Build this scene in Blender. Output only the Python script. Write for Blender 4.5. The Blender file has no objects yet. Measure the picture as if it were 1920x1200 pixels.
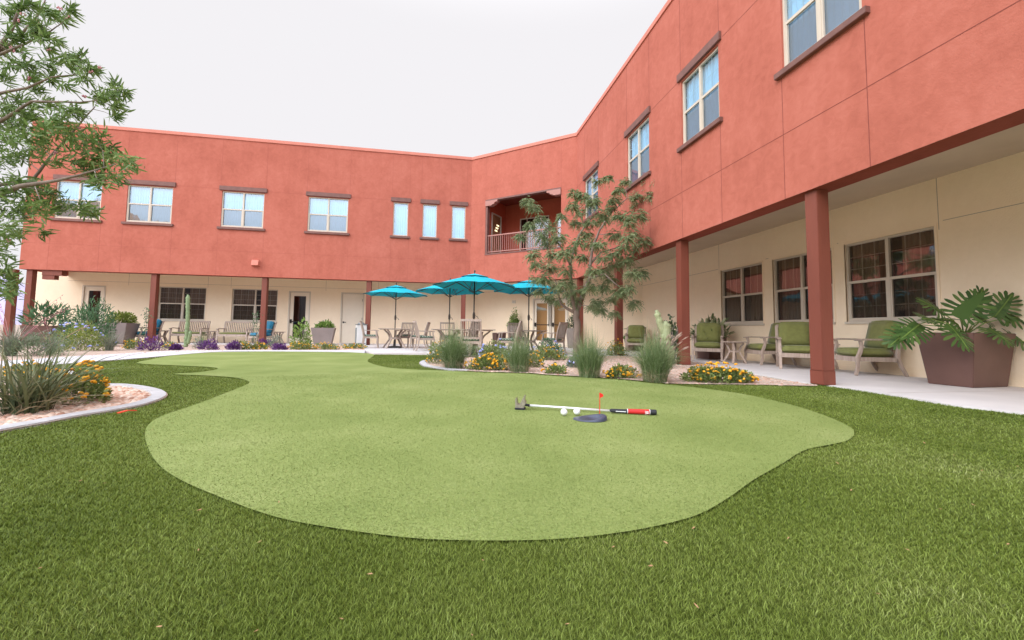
import bpy, bmesh, math, random
import numpy as np
from mathutils import Vector, Matrix
R = random.Random(7)
rng = np.random.default_rng(11)
sc = bpy.context.scene
COL = sc.collection
PI = math.pi

# ------------------------------------------------------------------ camera survey
F, PITCH, ROLL, CY, YAW, HC = 763.9, 0.06456, -0.013644, 571.0, math.radians(9.966), 0.72
cp, sp, cr, sr = math.cos(PITCH), math.sin(PITCH), math.cos(ROLL), math.sin(ROLL)
def _rz(v):
    c, s = math.cos(YAW), math.sin(YAW)
    return Vector((v[0]*c+v[1]*s, -v[0]*s+v[1]*c, v[2]))
_r0, _d0, _f0 = Vector((1, 0, 0)), Vector((0, sp, -cp)), Vector((0, cp, sp))
RIGHT, DOWN, FWD = _rz(cr*_r0+sr*_d0), _rz(-sr*_r0+cr*_d0), _rz(_f0)
EYE = Vector((0, 0, HC))
def ray(px, py): return FWD + RIGHT*((px-960)/F) + DOWN*((py-CY)/F)
def G(px, py, z=0.0):                     # where a sight line meets the ground
    d = ray(px, py); return EYE + d*((z-HC)/d.z)
def D(px, py, dep): return EYE + ray(px, py)*dep
def gx(px, dep):                          # ground point at a depth under a column of the picture
    p = D(px, 620, dep); return Vector((p.x, p.y, 0))

cam = bpy.data.cameras.new("Camera"); co = bpy.data.objects.new("Camera", cam); COL.objects.link(co)
m = Matrix((RIGHT, -DOWN, -FWD)).transposed().to_4x4(); m.translation = EYE
co.matrix_world = m
cam.sensor_fit = 'HORIZONTAL'; cam.sensor_width = 36; cam.lens = F/1920*36
cam.shift_y = -(600-CY)/1920
cam.clip_start = 0.05; cam.clip_end = 5000
sc.camera = co

# ------------------------------------------------------------------ materials
def mat(name, col, rough=0.7, var=0.0, scale=8.0, bump=0.0, bscale=None, metal=0.0, spec=0.4, stretch=None, col2=None, detail=5.0, sheen=0.0):
    m = bpy.data.materials.new(name); m.use_nodes = True
    nt = m.node_tree; N = nt.nodes; L = nt.links
    b = N["Principled BSDF"]
    b.inputs["Roughness"].default_value = rough; b.inputs["Metallic"].default_value = metal
    b.inputs["Specular IOR Level"].default_value = spec
    b.inputs["Base Color"].default_value = (*col, 1)
    if sheen: b.inputs["Sheen Weight"].default_value = sheen
    vec = None
    if var or bump:
        tc = N.new("ShaderNodeTexCoord"); vec = tc.outputs["Object"]
        if stretch:
            mp = N.new("ShaderNodeMapping"); mp.inputs["Scale"].default_value = stretch
            L.new(vec, mp.inputs["Vector"]); vec = mp.outputs["Vector"]
    if var:
        n = N.new("ShaderNodeTexNoise"); n.inputs["Scale"].default_value = scale; n.inputs["Detail"].default_value = detail
        L.new(vec, n.inputs["Vector"])
        r = N.new("ShaderNodeValToRGB")
        c2 = col2 or tuple(min(1, c*(1+var)) for c in col); c1 = col if col2 else tuple(c*(1-var) for c in col)
        r.color_ramp.elements[0].color = (*c1, 1); r.color_ramp.elements[1].color = (*c2, 1)
        r.color_ramp.elements[0].position = .3; r.color_ramp.elements[1].position = .7
        L.new(n.outputs["Fac"], r.inputs["Fac"]); L.new(r.outputs["Color"], b.inputs["Base Color"])
    if bump:
        n2 = N.new("ShaderNodeTexNoise"); n2.inputs["Scale"].default_value = bscale or scale*6; n2.inputs["Detail"].default_value = 4
        L.new(vec, n2.inputs["Vector"])
        bp = N.new("ShaderNodeBump"); bp.inputs["Strength"].default_value = bump; bp.inputs["Distance"].default_value = 0.02
        L.new(n2.outputs["Fac"], bp.inputs["Height"]); L.new(bp.outputs["Normal"], b.inputs["Normal"])
    return m

def leafmat(name, stops, rough=0.5, trans=0.25, clump=0.0, zg=None):
    """leaf colour varies from leaf to leaf; some light comes through"""
    m = bpy.data.materials.new(name); m.use_nodes = True
    nt = m.node_tree; N = nt.nodes; L = nt.links
    b = N["Principled BSDF"]; out = N["Material Output"]
    g = N.new("ShaderNodeNewGeometry"); r = N.new("ShaderNodeValToRGB")
    e = r.color_ramp.elements
    while len(e) < len(stops): e.new(0.5)
    for i, c in enumerate(stops):
        e[i].position = i/(len(stops)-1) if len(stops) > 1 else 0; e[i].color = (*c, 1)
    fac = g.outputs["Random Per Island"]
    if clump:
        tc = N.new("ShaderNodeTexCoord"); n = N.new("ShaderNodeTexNoise"); n.inputs["Scale"].default_value = clump; n.inputs["Detail"].default_value = 2
        L.new(tc.outputs["Object"], n.inputs["Vector"])
        mr = N.new("ShaderNodeMapRange"); mr.inputs["From Min"].default_value = .3; mr.inputs["From Max"].default_value = .7
        L.new(n.outputs["Fac"], mr.inputs["Value"])
        mx = N.new("ShaderNodeMix"); mx.inputs["Factor"].default_value = .5
        L.new(fac, mx.inputs["A"]); L.new(mr.outputs["Result"], mx.inputs["B"]); fac = mx.outputs["Result"]
    L.new(fac, r.inputs["Fac"]); rc = r.outputs["Color"]
    if zg:                                  # root shade and tip brightness put into the blade colour
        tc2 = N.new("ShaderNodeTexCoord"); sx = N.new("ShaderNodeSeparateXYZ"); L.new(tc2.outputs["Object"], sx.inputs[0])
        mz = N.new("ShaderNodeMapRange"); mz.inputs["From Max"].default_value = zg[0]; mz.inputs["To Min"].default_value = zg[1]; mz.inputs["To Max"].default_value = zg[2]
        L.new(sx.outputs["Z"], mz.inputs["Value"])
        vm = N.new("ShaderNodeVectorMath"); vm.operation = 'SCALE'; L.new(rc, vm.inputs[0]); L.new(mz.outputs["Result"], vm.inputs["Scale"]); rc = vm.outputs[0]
    L.new(rc, b.inputs["Base Color"])
    b.inputs["Roughness"].default_value = rough; b.inputs["Specular IOR Level"].default_value = .3
    if trans:
        t = N.new("ShaderNodeBsdfTranslucent"); L.new(rc, t.inputs["Color"])
        ms = N.new("ShaderNodeMixShader"); ms.inputs["Fac"].default_value = trans
        L.new(b.outputs["BSDF"], ms.inputs[1]); L.new(t.outputs["BSDF"], ms.inputs[2]); L.new(ms.outputs["Shader"], out.inputs["Surface"])
    return m

def glass(name, refl, tint=(1, 1, 1), screen=0.0, screen_col=(.03, .035, .04), rough=0.02):
    """window pane: part mirror, part see-through, optionally behind an insect screen"""
    m = bpy.data.materials.new(name); m.use_nodes = True
    nt = m.node_tree; N = nt.nodes; L = nt.links; N.remove(N["Principled BSDF"]); out = N["Material Output"]
    gl = N.new("ShaderNodeBsdfGlossy"); gl.inputs["Roughness"].default_value = rough; gl.inputs["Color"].default_value = (.95, .97, 1, 1)
    tr = N.new("ShaderNodeBsdfTransparent"); tr.inputs["Color"].default_value = (*tint, 1)
    tc = N.new("ShaderNodeTexCoord"); n = N.new("ShaderNodeTexNoise"); n.inputs["Scale"].default_value = 1.4
    L.new(tc.outputs["Object"], n.inputs["Vector"])
    bp = N.new("ShaderNodeBump"); bp.inputs["Strength"].default_value = .06; bp.inputs["Distance"].default_value = .05
    L.new(n.outputs["Fac"], bp.inputs["Height"]); L.new(bp.outputs["Normal"], gl.inputs["Normal"])
    ms = N.new("ShaderNodeMixShader"); ms.inputs["Fac"].default_value = refl
    L.new(tr.outputs["BSDF"], ms.inputs[1]); L.new(gl.outputs["BSDF"], ms.inputs[2]); last = ms.outputs["Shader"]
    if screen:
        df = N.new("ShaderNodeBsdfDiffuse"); df.inputs["Color"].default_value = (*screen_col, 1)
        m2 = N.new("ShaderNodeMixShader"); m2.inputs["Fac"].default_value = screen
        L.new(last, m2.inputs[1]); L.new(df.outputs["BSDF"], m2.inputs[2]); last = m2.outputs["Shader"]
    L.new(last, out.inputs["Surface"])
    return m

def stucco(name, c, dark, light, streak=0.5):
    m = bpy.data.materials.new(name); m.use_nodes = True
    nt = m.node_tree; N = nt.nodes; L = nt.links; b = N["Principled BSDF"]
    b.inputs["Roughness"].default_value = .9; b.inputs["Specular IOR Level"].default_value = .15
    tc = N.new("ShaderNodeTexCoord")
    n1 = N.new("ShaderNodeTexNoise"); n1.inputs["Scale"].default_value = .9; n1.inputs["Detail"].default_value = 8; n1.inputs["Roughness"].default_value = .62
    L.new(tc.outputs["Object"], n1.inputs["Vector"])
    mp = N.new("ShaderNodeMapping"); mp.inputs["Scale"].default_value = (2.6, 2.6, .32)
    L.new(tc.outputs["Object"], mp.inputs["Vector"])
    n2 = N.new("ShaderNodeTexNoise"); n2.inputs["Scale"].default_value = 1.6; n2.inputs["Detail"].default_value = 5
    L.new(mp.outputs["Vector"], n2.inputs["Vector"])
    mx = N.new("ShaderNodeMix"); mx.inputs["Factor"].default_value = streak*.6
    L.new(n1.outputs["Fac"], mx.inputs["A"]); L.new(n2.outputs["Fac"], mx.inputs["B"])
    r = N.new("ShaderNodeValToRGB"); e = r.color_ramp.elements
    e[0].position = .35; e[0].color = (*dark, 1); e[1].position = .66; e[1].color = (*light, 1)
    k = e.new(.5); k.color = (*c, 1)
    n4 = N.new("ShaderNodeTexNoise"); n4.inputs["Scale"].default_value = 6.5; n4.inputs["Detail"].default_value = 7; n4.inputs["Distortion"].default_value = 1.2; L.new(tc.outputs["Object"], n4.inputs["Vector"])
    mx2 = N.new("ShaderNodeMix"); mx2.inputs["Factor"].default_value = .33
    L.new(mx.outputs["Result"], mx2.inputs["A"]); L.new(n4.outputs["Fac"], mx2.inputs["B"])
    L.new(mx2.outputs["Result"], r.inputs["Fac"]); L.new(r.outputs["Color"], b.inputs["Base Color"])
    n3 = N.new("ShaderNodeTexNoise"); n3.inputs["Scale"].default_value = 45; n3.inputs["Detail"].default_value = 6
    L.new(tc.outputs["Object"], n3.inputs["Vector"])
    bp = N.new("ShaderNodeBump"); bp.inputs["Strength"].default_value = .28; bp.inputs["Distance"].default_value = .015
    L.new(n3.outputs["Fac"], bp.inputs["Height"]); L.new(bp.outputs["Normal"], b.inputs["Normal"])
    return m

def emis(name, col, s):
    m = bpy.data.materials.new(name); m.use_nodes = True
    b = m.node_tree.nodes["Principled BSDF"]; b.inputs["Base Color"].default_value = (*col, 1)
    b.inputs["Emission Color"].default_value = (*col, 1); b.inputs["Emission Strength"].default_value = s
    return m

M = dict(
 red=stucco("terracotta stucco", (.455, .139, .096), (.385, .112, .076), (.515, .170, .122)),
 redjoint=mat("stucco joint", (.37, .10, .07), .9),
 redjoint_c=mat("stucco joint near", (.24, .062, .045), .9),
 redin=stucco("balcony stucco", (.50, .115, .065), (.45, .10, .055), (.54, .13, .075)),
 beam=stucco("shade-darkened red stucco", (.25, .06, .04), (.22, .052, .033), (.28, .07, .05)),  # the walls' red, darkened so its colour carries the shade of undersides and recess
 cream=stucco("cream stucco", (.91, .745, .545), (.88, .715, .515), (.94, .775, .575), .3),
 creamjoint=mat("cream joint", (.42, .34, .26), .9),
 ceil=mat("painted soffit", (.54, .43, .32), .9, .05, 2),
 cap=mat("parapet cap", (.60, .21, .15), .7, .05, 3),
 roof=mat("roof membrane", (.45, .43, .42), .9, .1, 2),
 col=mat("column paint", (.20, .054, .033), .55, .10, 5, .15, 40, stretch=(1, 1, .25)),
 trim=mat("brown trim", (.185, .085, .068), .6, .15, 6, .1, 30),
 frame=mat("almond frame", (.60, .52, .42), .45, .03, 4),
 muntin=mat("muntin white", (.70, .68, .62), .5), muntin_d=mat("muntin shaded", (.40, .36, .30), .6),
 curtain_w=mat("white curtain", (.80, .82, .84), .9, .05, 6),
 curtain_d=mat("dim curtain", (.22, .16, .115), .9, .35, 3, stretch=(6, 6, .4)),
 roomdark=mat("dark room", (.02, .016, .013), .9),
 roomlit=emis("glowing corridor panel", (.50, .26, .08), .35), roomblue=mat("dim hall", (.10, .08, .07), .9), roomwarm=mat("warm room", (.42, .25, .12), .9, .3, 2),
 g_skytint=glass("sky-tinted glass", .26, (.52, .80, .97)),  # blue of the reflected sky put into the tint
 g_screen=glass("glass with screen", .36, (.34, .50, .64), .34, (.07, .13, .18)),  # reflected sky blue also put into this tint and the screen colour
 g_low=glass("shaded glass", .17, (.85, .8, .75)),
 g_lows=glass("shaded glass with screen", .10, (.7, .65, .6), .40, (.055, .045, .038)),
 g_door=glass("door glass", .20, (.85, .85, .85)),
 door=mat("almond door", (.78, .68, .54), .5, .03, 3),
 bronze=mat("dark bronze", (.03, .025, .022), .4, metal=.6),
 rail=mat("railing paint", (.40, .18, .145), .5),
 concrete=mat("patio concrete", (.64, .595, .58), .85, .07, 1.6, .15, 60),
 path=mat("pale concrete", (.555, .54, .57), .85, .06, 2.0, .15, 70),
 kerb=mat("kerb concrete", (.46, .45, .455), .85, .12, 9, .25, 70),
 wood=mat("weathered teak", (.36, .27, .215), .75, .22, 4, .15, 40, stretch=(8, 8, .8), col2=(.50, .40, .335)),
 wood2=mat("dark weathered teak", (.25, .185, .15), .75, .22, 4, .15, 40, stretch=(8, 8, .8), col2=(.36, .275, .23)),
 olive=mat("olive fabric", (.185, .195, .058), .9, .10, 14, .12, 260, sheen=.2),
 tealc=mat("blue cushion fabric", (.012, .16, .27), .85, .12, 14, .1, 240, sheen=.2),
 canopy=mat("teal canopy fabric", (.0, .385, .50), .9, .07, 2, .06, 300),
 pole=mat("bronze pole", (.07, .052, .042), .45, metal=.3),
 iron=mat("cast base", (.035, .03, .028), .6, .2, 12, .2, 40),
 plant_b=mat("dark brown planter", (.135, .07, .056), .5, .10, 3, .05, 60),
 plant_g=mat("taupe planter", (.27, .225, .21), .6, .08, 3, .05, 60),
 plant_d=mat("weathered slat planter", (.24, .20, .17), .75, .2, 4, .1, 30, stretch=(10, 10, .5)),
 soil=mat("potting soil", (.05, .035, .025), .95, .4, 30, .6, 60),
 binw=mat("bin enamel", (.72, .72, .70), .5, .04, 4),
 bing=mat("bin grey panel", (.20, .22, .22), .6, .08, 6),
 bark=mat("tree bark", (.22, .165, .13), .9, .3, 7, .6, 26, stretch=(1, 1, .35)),
 twig=mat("grey twig", (.30, .25, .22), .9, .25, 10),
 gravel=mat("decomposed granite", (.40, .29, .225), .95, .25, 30, .7, 90, col2=(.60, .47, .39)),
 dirt=mat("desert dirt", (.40, .30, .235), .95, .2, 3, .4, 40),
 hill=mat("sun-painted desert hill", (.72, .36, .13), .95),
 haze_hill=mat("hazy hill", (.55, .50, .72), .95, .05, .02),
 rubber=mat("putting cup rubber", (.055, .065, .10), .35, .1, 20, spec=.5),
 ball=mat("golf ball", (.80, .80, .79), .35, spec=.5),
 steel=mat("chromed shaft", (.80, .80, .80), .35, metal=.45),
 gripb=mat("black grip", (.02, .02, .026), .6),
 gripr=mat("red grip", (.55, .02, .018), .55),
 white=mat("white print", (.8, .8, .8), .6),
 putterh=mat("putter head metal", (.42, .37, .31), .4, .25, 40, metal=.7),
 flagr=mat("red plastic", (.78, .025, .015), .5),
 redtape=mat("red ribbon", (.72, .06, .025), .6),
 sign=mat("sign plate", (.70, .62, .52), .6),
)
LM = dict(
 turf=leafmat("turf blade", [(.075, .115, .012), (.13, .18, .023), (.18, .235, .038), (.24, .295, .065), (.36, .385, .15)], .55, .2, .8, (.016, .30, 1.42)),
 green=leafmat("putting pile", [(.155, .20, .052), (.21, .262, .075), (.26, .308, .10), (.33, .365, .15)], .7, .1, .9),
 pist=leafmat("pistache leaf", [(.10, .15, .06), (.175, .235, .10), (.26, .32, .155), (.36, .41, .23)], .5, .25, 2.2),
 willow=leafmat("willow leaf", [(.07, .12, .035), (.13, .21, .06), (.20, .30, .085), (.32, .40, .15)], .5, .3, 3),
 grass=leafmat("fountain grass", [(.10, .16, .055), (.17, .25, .10), (.25, .33, .155), (.36, .40, .22)], .55, .25),
 straw=leafmat("dry grass", [(.36, .29, .18), (.48, .40, .27), (.42, .36, .22)], .7, .2),
 plume=leafmat("seed plume", [(.42, .28, .23), (.52, .37, .29), (.45, .34, .26)], .8, .3),
 yucca=leafmat("yucca blade", [(.06, .085, .04), (.11, .135, .06), (.19, .21, .10), (.30, .28, .17)], .6, .12),
 ygrey=leafmat("grey yucca blade", [(.15, .18, .13), (.24, .27, .20), (.33, .33, .25)], .6, .15),
 lant=leafmat("lantana leaf", [(.11, .16, .04), (.19, .25, .075), (.30, .34, .12)], .55, .2),
 plumb=leafmat("plumbago leaf", [(.12, .18, .03), (.24, .30, .06), (.33, .36, .10)], .55, .25),
 grey=leafmat("sage leaf", [(.13, .18, .13), (.21, .27, .20), (.29, .34, .26)], .7, .2),
 sagegreen=leafmat("sage green leaf", [(.10, .15, .08), (.17, .23, .13), (.25, .30, .19)], .6, .2),
 shrub=leafmat("shrub leaf", [(.045, .11, .045), (.085, .18, .08), (.15, .26, .13)], .5, .2, 3),
 bright=leafmat("bright shrub leaf", [(.10, .18, .035), (.20, .31, .07), (.32, .42, .12)], .5, .25, 4),
 jade=leafmat("dark pot leaf", [(.03, .055, .025), (.065, .10, .04), (.15, .19, .08)], .4, .15),
 purple=leafmat("purple leaf", [(.07, .02, .10), (.14, .045, .19), (.24, .10, .30)], .5, .2),
 philo=leafmat("philodendron leaf", [(.045, .095, .025), (.075, .14, .035), (.12, .195, .05)], .42, .12),
 varieg=leafmat("variegated leaf", [(.13, .17, .07), (.32, .35, .18), (.52, .53, .34)], .5, .2),
 cact=leafmat("cactus skin", [(.17, .25, .12), (.27, .34, .18)], .6, 0, 5),
 cactp=leafmat("pale cactus skin", [(.30, .35, .17), (.42, .45, .27)], .6, 0, 9),
 yel=leafmat("lantana bloom", [(.80, .32, .01), (.85, .42, .02), (.85, .52, .05)], .6, .15),
 blue=leafmat("plumbago bloom", [(.34, .40, .88), (.46, .52, .92), (.64, .67, .93)], .6, .2),
 pink=leafmat("pink bloom", [(.50, .16, .20), (.62, .28, .30), (.45, .22, .2)], .6, .2),
 pebble=leafmat("pebble", [(.34, .17, .11), (.54, .34, .25), (.64, .45, .35), (.72, .58, .48), (.46, .23, .15)], .85, 0),
 dead=leafmat("fallen leaf", [(.30, .10, .05), (.42, .25, .13), (.34, .15, .09)], .7, .1),
)
def patterned():
    m = mat("patterned fabric", (.10, .17, .11), .85); nt = m.node_tree; N = nt.nodes; L = nt.links
    tc = N.new("ShaderNodeTexCoord"); v = N.new("ShaderNodeTexVoronoi"); v.inputs["Scale"].default_value = 13; v.feature = 'F1'
    v.inputs["Randomness"].default_value = .15
    L.new(tc.outputs["Object"], v.inputs["Vector"])
    r = N.new("ShaderNodeValToRGB"); e = r.color_ramp.elements
    e[0].position = .30; e[0].color = (.07, .13, .085, 1); e[1].position = .42; e[1].color = (.55, .56, .47, 1)
    k = e.new(.52); k.color = (.10, .17, .12, 1)
    L.new(v.outputs["Distance"], r.inputs["Fac"]); L.new(r.outputs["Color"], N["Principled BSDF"].inputs["Base Color"])
    return m
M['pattern'] = patterned()
def hillmat():  # evening sun painted on the tops, feet darkened for the window reflections
    m = M['hill']; nt = m.node_tree; N = nt.nodes; L = nt.links
    tc = N.new("ShaderNodeTexCoord"); sx = N.new("ShaderNodeSeparateXYZ"); L.new(tc.outputs["Object"], sx.inputs[0])
    n = N.new("ShaderNodeTexNoise"); n.inputs["Scale"].default_value = .03; L.new(tc.outputs["Object"], n.inputs["Vector"])
    ma = N.new("ShaderNodeMath"); ma.operation = 'MULTIPLY_ADD'; ma.inputs[1].default_value = 60; L.new(n.outputs["Fac"], ma.inputs[0]); L.new(sx.outputs["Z"], ma.inputs[2])
    r = N.new("ShaderNodeMapRange"); r.inputs["From Min"].default_value = 75; r.inputs["From Max"].default_value = 110; L.new(ma.outputs[0], r.inputs["Value"])
    c = N.new("ShaderNodeMix"); c.data_type = 'RGBA'; c.inputs["A"].default_value = (.06, .045, .04, 1); c.inputs["B"].default_value = (.78, .40, .13, 1)
    L.new(r.outputs["Result"], c.inputs["Factor"]); L.new(c.outputs["Result"], N["Principled BSDF"].inputs["Base Color"])
hillmat()
def greenmat(name, c1, c2, c3):
    m = bpy.data.materials.new(name); m.use_nodes = True
    nt = m.node_tree; N = nt.nodes; L = nt.links; b = N["Principled BSDF"]; b.inputs["Roughness"].default_value = .85; b.inputs["Specular IOR Level"].default_value = .2
    tc = N.new("ShaderNodeTexCoord")
    n1 = N.new("ShaderNodeTexNoise"); n1.inputs["Scale"].default_value = 1.3; n1.inputs["Detail"].default_value = 4; L.new(tc.outputs["Object"], n1.inputs["Vector"])
    n2 = N.new("ShaderNodeTexNoise"); n2.inputs["Scale"].default_value = 110; n2.inputs["Detail"].default_value = 5; L.new(tc.outputs["Object"], n2.inputs["Vector"])
    mx = N.new("ShaderNodeMix"); mx.inputs["Factor"].default_value = .48
    L.new(n1.outputs["Fac"], mx.inputs["A"]); L.new(n2.outputs["Fac"], mx.inputs["B"])
    r = N.new("ShaderNodeValToRGB"); e = r.color_ramp.elements
    e[0].position = .34; e[0].color = (*c1, 1); e[1].position = .68; e[1].color = (*c3, 1); k = e.new(.5); k.color = (*c2, 1)
    L.new(mx.outputs["Result"], r.inputs["Fac"]); L.new(r.outputs["Color"], b.inputs["Base Color"])
    bp = N.new("ShaderNodeBump"); bp.inputs["Strength"].default_value = .6; bp.inputs["Distance"].default_value = .01
    L.new(n2.outputs["Fac"], bp.inputs["Height"]); L.new(bp.outputs["Normal"], b.inputs["Normal"])
    return m
M['greenbase'] = greenmat("putting green turf", (.15, .20, .05), (.21, .262, .075), (.285, .325, .12))
M['turfbase'] = greenmat("lawn turf", (.06, .085, .012), (.11, .15, .022), (.16, .20, .04))

# ------------------------------------------------------------------ mesh helpers
class MB:
    def __init__(s): s.v = []; s.f = []; s.mi = []; s.mats = []
    def _m(s, m):
        if m not in s.mats: s.mats.append(m)
        return s.mats.index(m)
    def add(s, vs, fs, m):
        o = len(s.v); s.v += [tuple(v) for v in vs]; k = s._m(m)
        for f in fs: s.f.append(tuple(i+o for i in f)); s.mi.append(k)
    def quad(s, a, b, c, d, m): s.add([a, b, c, d], [(0, 1, 2, 3)], m)
    def box(s, x0, x1, y0, y1, z0, z1, m, T=None):
        vs = [Vector((x, y, z)) for z in (z0, z1) for y in (y0, y1) for x in (x0, x1)]
        if T: vs = [T(v) for v in vs]
        s.add(vs, [(0, 2, 3, 1), (4, 5, 7, 6), (0, 1, 5, 4), (2, 6, 7, 3), (0, 4, 6, 2), (1, 3, 7, 5)], m)
    def beam(s, pts, w, h, m, up=Vector((0, 0, 1)), taper=None):
        """rectangular section swept along a polyline"""
        pts = [Vector(p) for p in pts]; vs = []; n = len(pts)
        for i, p in enumerate(pts):
            t = (pts[min(i+1, n-1)]-pts[max(i-1, 0)]).normalized()
            sd = t.cross(up)
            if sd.length < 1e-4: sd = t.cross(Vector((0, 1, 0)))
            sd.normalize(); u = sd.cross(t).normalized()
            k = taper[i] if taper else 1
            for a, b in ((-1, -1), (1, -1), (1, 1), (-1, 1)): vs.append(p+sd*(a*w*k/2)+u*(b*h*k/2))
        fs = []
        for i in range(n-1):
            for j in range(4): fs.append((i*4+j, i*4+(j+1) % 4, i*4+4+(j+1) % 4, i*4+4+j))
        fs += [(3, 2, 1, 0), tuple((n-1)*4+j for j in range(4))]
        s.add(vs, fs, m)
    def tube(s, pts, rad, m, n=8, cap=True):
        pts = [Vector(p) for p in pts]; k = len(pts); vs = []; fs = []
        if not hasattr(rad, '__len__'): rad = [rad]*k
        ref = Vector((0.3, 0.2, 1)).normalized()
        for i, p in enumerate(pts):
            t = (pts[min(i+1, k-1)]-pts[max(i-1, 0)])
            if t.length < 1e-9: t = Vector((0, 0, 1))
            t.normalize()
            a = t.cross(ref)
            if a.length < .05: a = t.cross(Vector((1, 0, 0)))
            a.normalize(); b = t.cross(a)
            for j in range(n):
                q = 2*PI*j/n; vs.append(p+(a*math.cos(q)+b*math.sin(q))*rad[i])
        for i in range(k-1):
            for j in range(n): fs.append((i*n+j, i*n+(j+1) % n, (i+1)*n+(j+1) % n, (i+1)*n+j))
        if cap: fs += [tuple(reversed(range(n))), tuple((k-1)*n+j for j in range(n))]
        s.add(vs, fs, m)
    def lathe(s, prof, c, m, n=16):
        vs = []; fs = []; c = Vector(c); k = len(prof)
        for r, z in prof:
            for j in range(n): q = 2*PI*j/n; vs.append(c+Vector((r*math.cos(q), r*math.sin(q), z)))
        for i in range(k-1):
            for j in range(n): fs.append((i*n+j, i*n+(j+1) % n, (i+1)*n+(j+1) % n, (i+1)*n+j))
        fs += [tuple(reversed(range(n))), tuple((k-1)*n+j for j in range(n))]
        s.add(vs, fs, m)
    def build(s, name, parent=None, smooth=False, bevel=0.0):
        me = bpy.data.meshes.new(name); me.from_pydata(s.v, [], s.f)
        for x in s.mats: me.materials.append(x)
        me.polygons.foreach_set("material_index", s.mi)
        if smooth: me.polygons.foreach_set("use_smooth", [True]*len(s.f))
        me.update()
        if bevel:
            bm = bmesh.new(); bm.from_mesh(me)
            bmesh.ops.remove_doubles(bm, verts=bm.verts, dist=1e-6)
            es = [e for e in bm.edges if len(e.link_faces) == 2 and e.calc_face_angle(0) > .6]
            bmesh.ops.bevel(bm, geom=es, offset=bevel, segments=2, affect='EDGES', clamp_overlap=True)
            bm.to_mesh(me); bm.free()
        return link(name, me, parent)
def link(name, me, parent=None):
    o = bpy.data.objects.new(name, me); COL.objects.link(o)
    if parent: o.parent = parent
    return o
def tag(o, label=None, cat=None, group=None, kind=None):
    if label: o['label'] = label
    if cat: o['category'] = cat
    if group: o['group'] = group
    if kind: o['kind'] = kind
    return o
def thing(name, label, cat, loc=(0, 0, 0), rz=0.0, group=None, scale=1.0):
    o = bpy.data.objects.new(name, None); COL.objects.link(o); o.location = loc; o.rotation_euler = (0, 0, rz)
    o.scale = (scale,)*3; o.empty_display_size = .1
    return tag(o, label, cat, group)
def copy_tree(o, parent=None):
    c = o.copy(); COL.objects.link(c)
    if parent: c.parent = parent
    for ch in list(o.children): copy_tree(ch, c)
    return c
def npmesh(name, V, faces, mat_, parent=None, smooth=False):
    """V (n,3); faces: list of int arrays with equal arity"""
    me = bpy.data.meshes.new(name)
    me.vertices.add(len(V)); me.vertices.foreach_set("co", np.ascontiguousarray(V, dtype=np.float32).ravel())
    idx = np.concatenate([f.ravel() for f in faces]); tot = np.concatenate([np.full(len(f), f.shape[1]) for f in faces])
    st = np.concatenate([[0], np.cumsum(tot)[:-1]])
    me.loops.add(len(idx)); me.loops.foreach_set("vertex_index", idx.astype(np.int32))
    me.polygons.add(len(tot)); me.polygons.foreach_set("loop_start", st.astype(np.int32)); me.polygons.foreach_set("loop_total", tot.astype(np.int32))
    if smooth: me.polygons.foreach_set("use_smooth", np.ones(len(tot), dtype=bool))
    me.materials.append(mat_); me.update(calc_edges=True); me.validate()
    return link(name, me, parent)
def rbox(name, sx, sy, sz, m, parent, r=.04, puff=.0, T=None, seg=3):
    """rounded, slightly stuffed cushion block centred on the origin"""
    bm = bmesh.new(); bmesh.ops.create_cube(bm, size=1.0)
    for v in bm.verts: v.co = Vector((v.co.x*sx, v.co.y*sy, v.co.z*sz))
    bmesh.ops.subdivide_edges(bm, edges=bm.edges[:], cuts=3, use_grid_fill=True)
    for v in bm.verts:
        x, y, z = v.co.x/(sx/2), v.co.y/(sy/2), v.co.z/(sz/2)
        if puff:
            v.co.z += puff*z*(1-x*x*.8)*(1-y*y*.8)
            v.co.x += puff*.5*x*(1-y*y)*(1-z*z); v.co.y += puff*.5*y*(1-x*x)*(1-z*z)
    es = [e for e in bm.edges if len(e.link_faces) == 2 and e.calc_face_angle(0) > .9]
    bmesh.ops.bevel(bm, geom=es, offset=r, segments=seg, affect='EDGES', clamp_overlap=True)
    if T: bmesh.ops.transform(bm, matrix=T, verts=bm.verts)
    for f in bm.faces: f.smooth = True
    me = bpy.data.meshes.new(name); bm.to_mesh(me); bm.free(); me.materials.append(m)
    return link(name, me, parent)
def ngon(name, pts, z, m, parent=None):
    b = MB(); b.add([(p[0], p[1], z) for p in pts], [tuple(range(len(pts)))], m); o = b.build(name, parent)
    bm = bmesh.new(); bm.from_mesh(o.data); bmesh.ops.triangulate(bm, faces=bm.faces[:]); bmesh.ops.recalc_face_normals(bm, faces=bm.faces[:])
    if sum(f.normal.z for f in bm.faces) < 0: bmesh.ops.reverse_faces(bm, faces=bm.faces[:])
    bm.to_mesh(o.data); bm.free()
    return o
def slab(name, pts, z0, z1, m, parent=None):
    b = MB(); n = len(pts)
    b.add([(p[0], p[1], z1) for p in pts], [tuple(range(n))], m)
    b.add([(p[0], p[1], z) for z in (z0, z1) for p in pts], [(i, (i+1) % n, n+(i+1) % n, n+i) for i in range(n)], m)
    o = b.build(name, parent)
    bm = bmesh.new(); bm.from_mesh(o.data); bmesh.ops.remove_doubles(bm, verts=bm.verts, dist=1e-6)
    bmesh.ops.triangulate(bm, faces=[f for f in bm.faces if len(f.verts) > 4]); bmesh.ops.recalc_face_normals(bm, faces=bm.faces[:])
    bm.to_mesh(o.data); bm.free()
    return o
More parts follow.
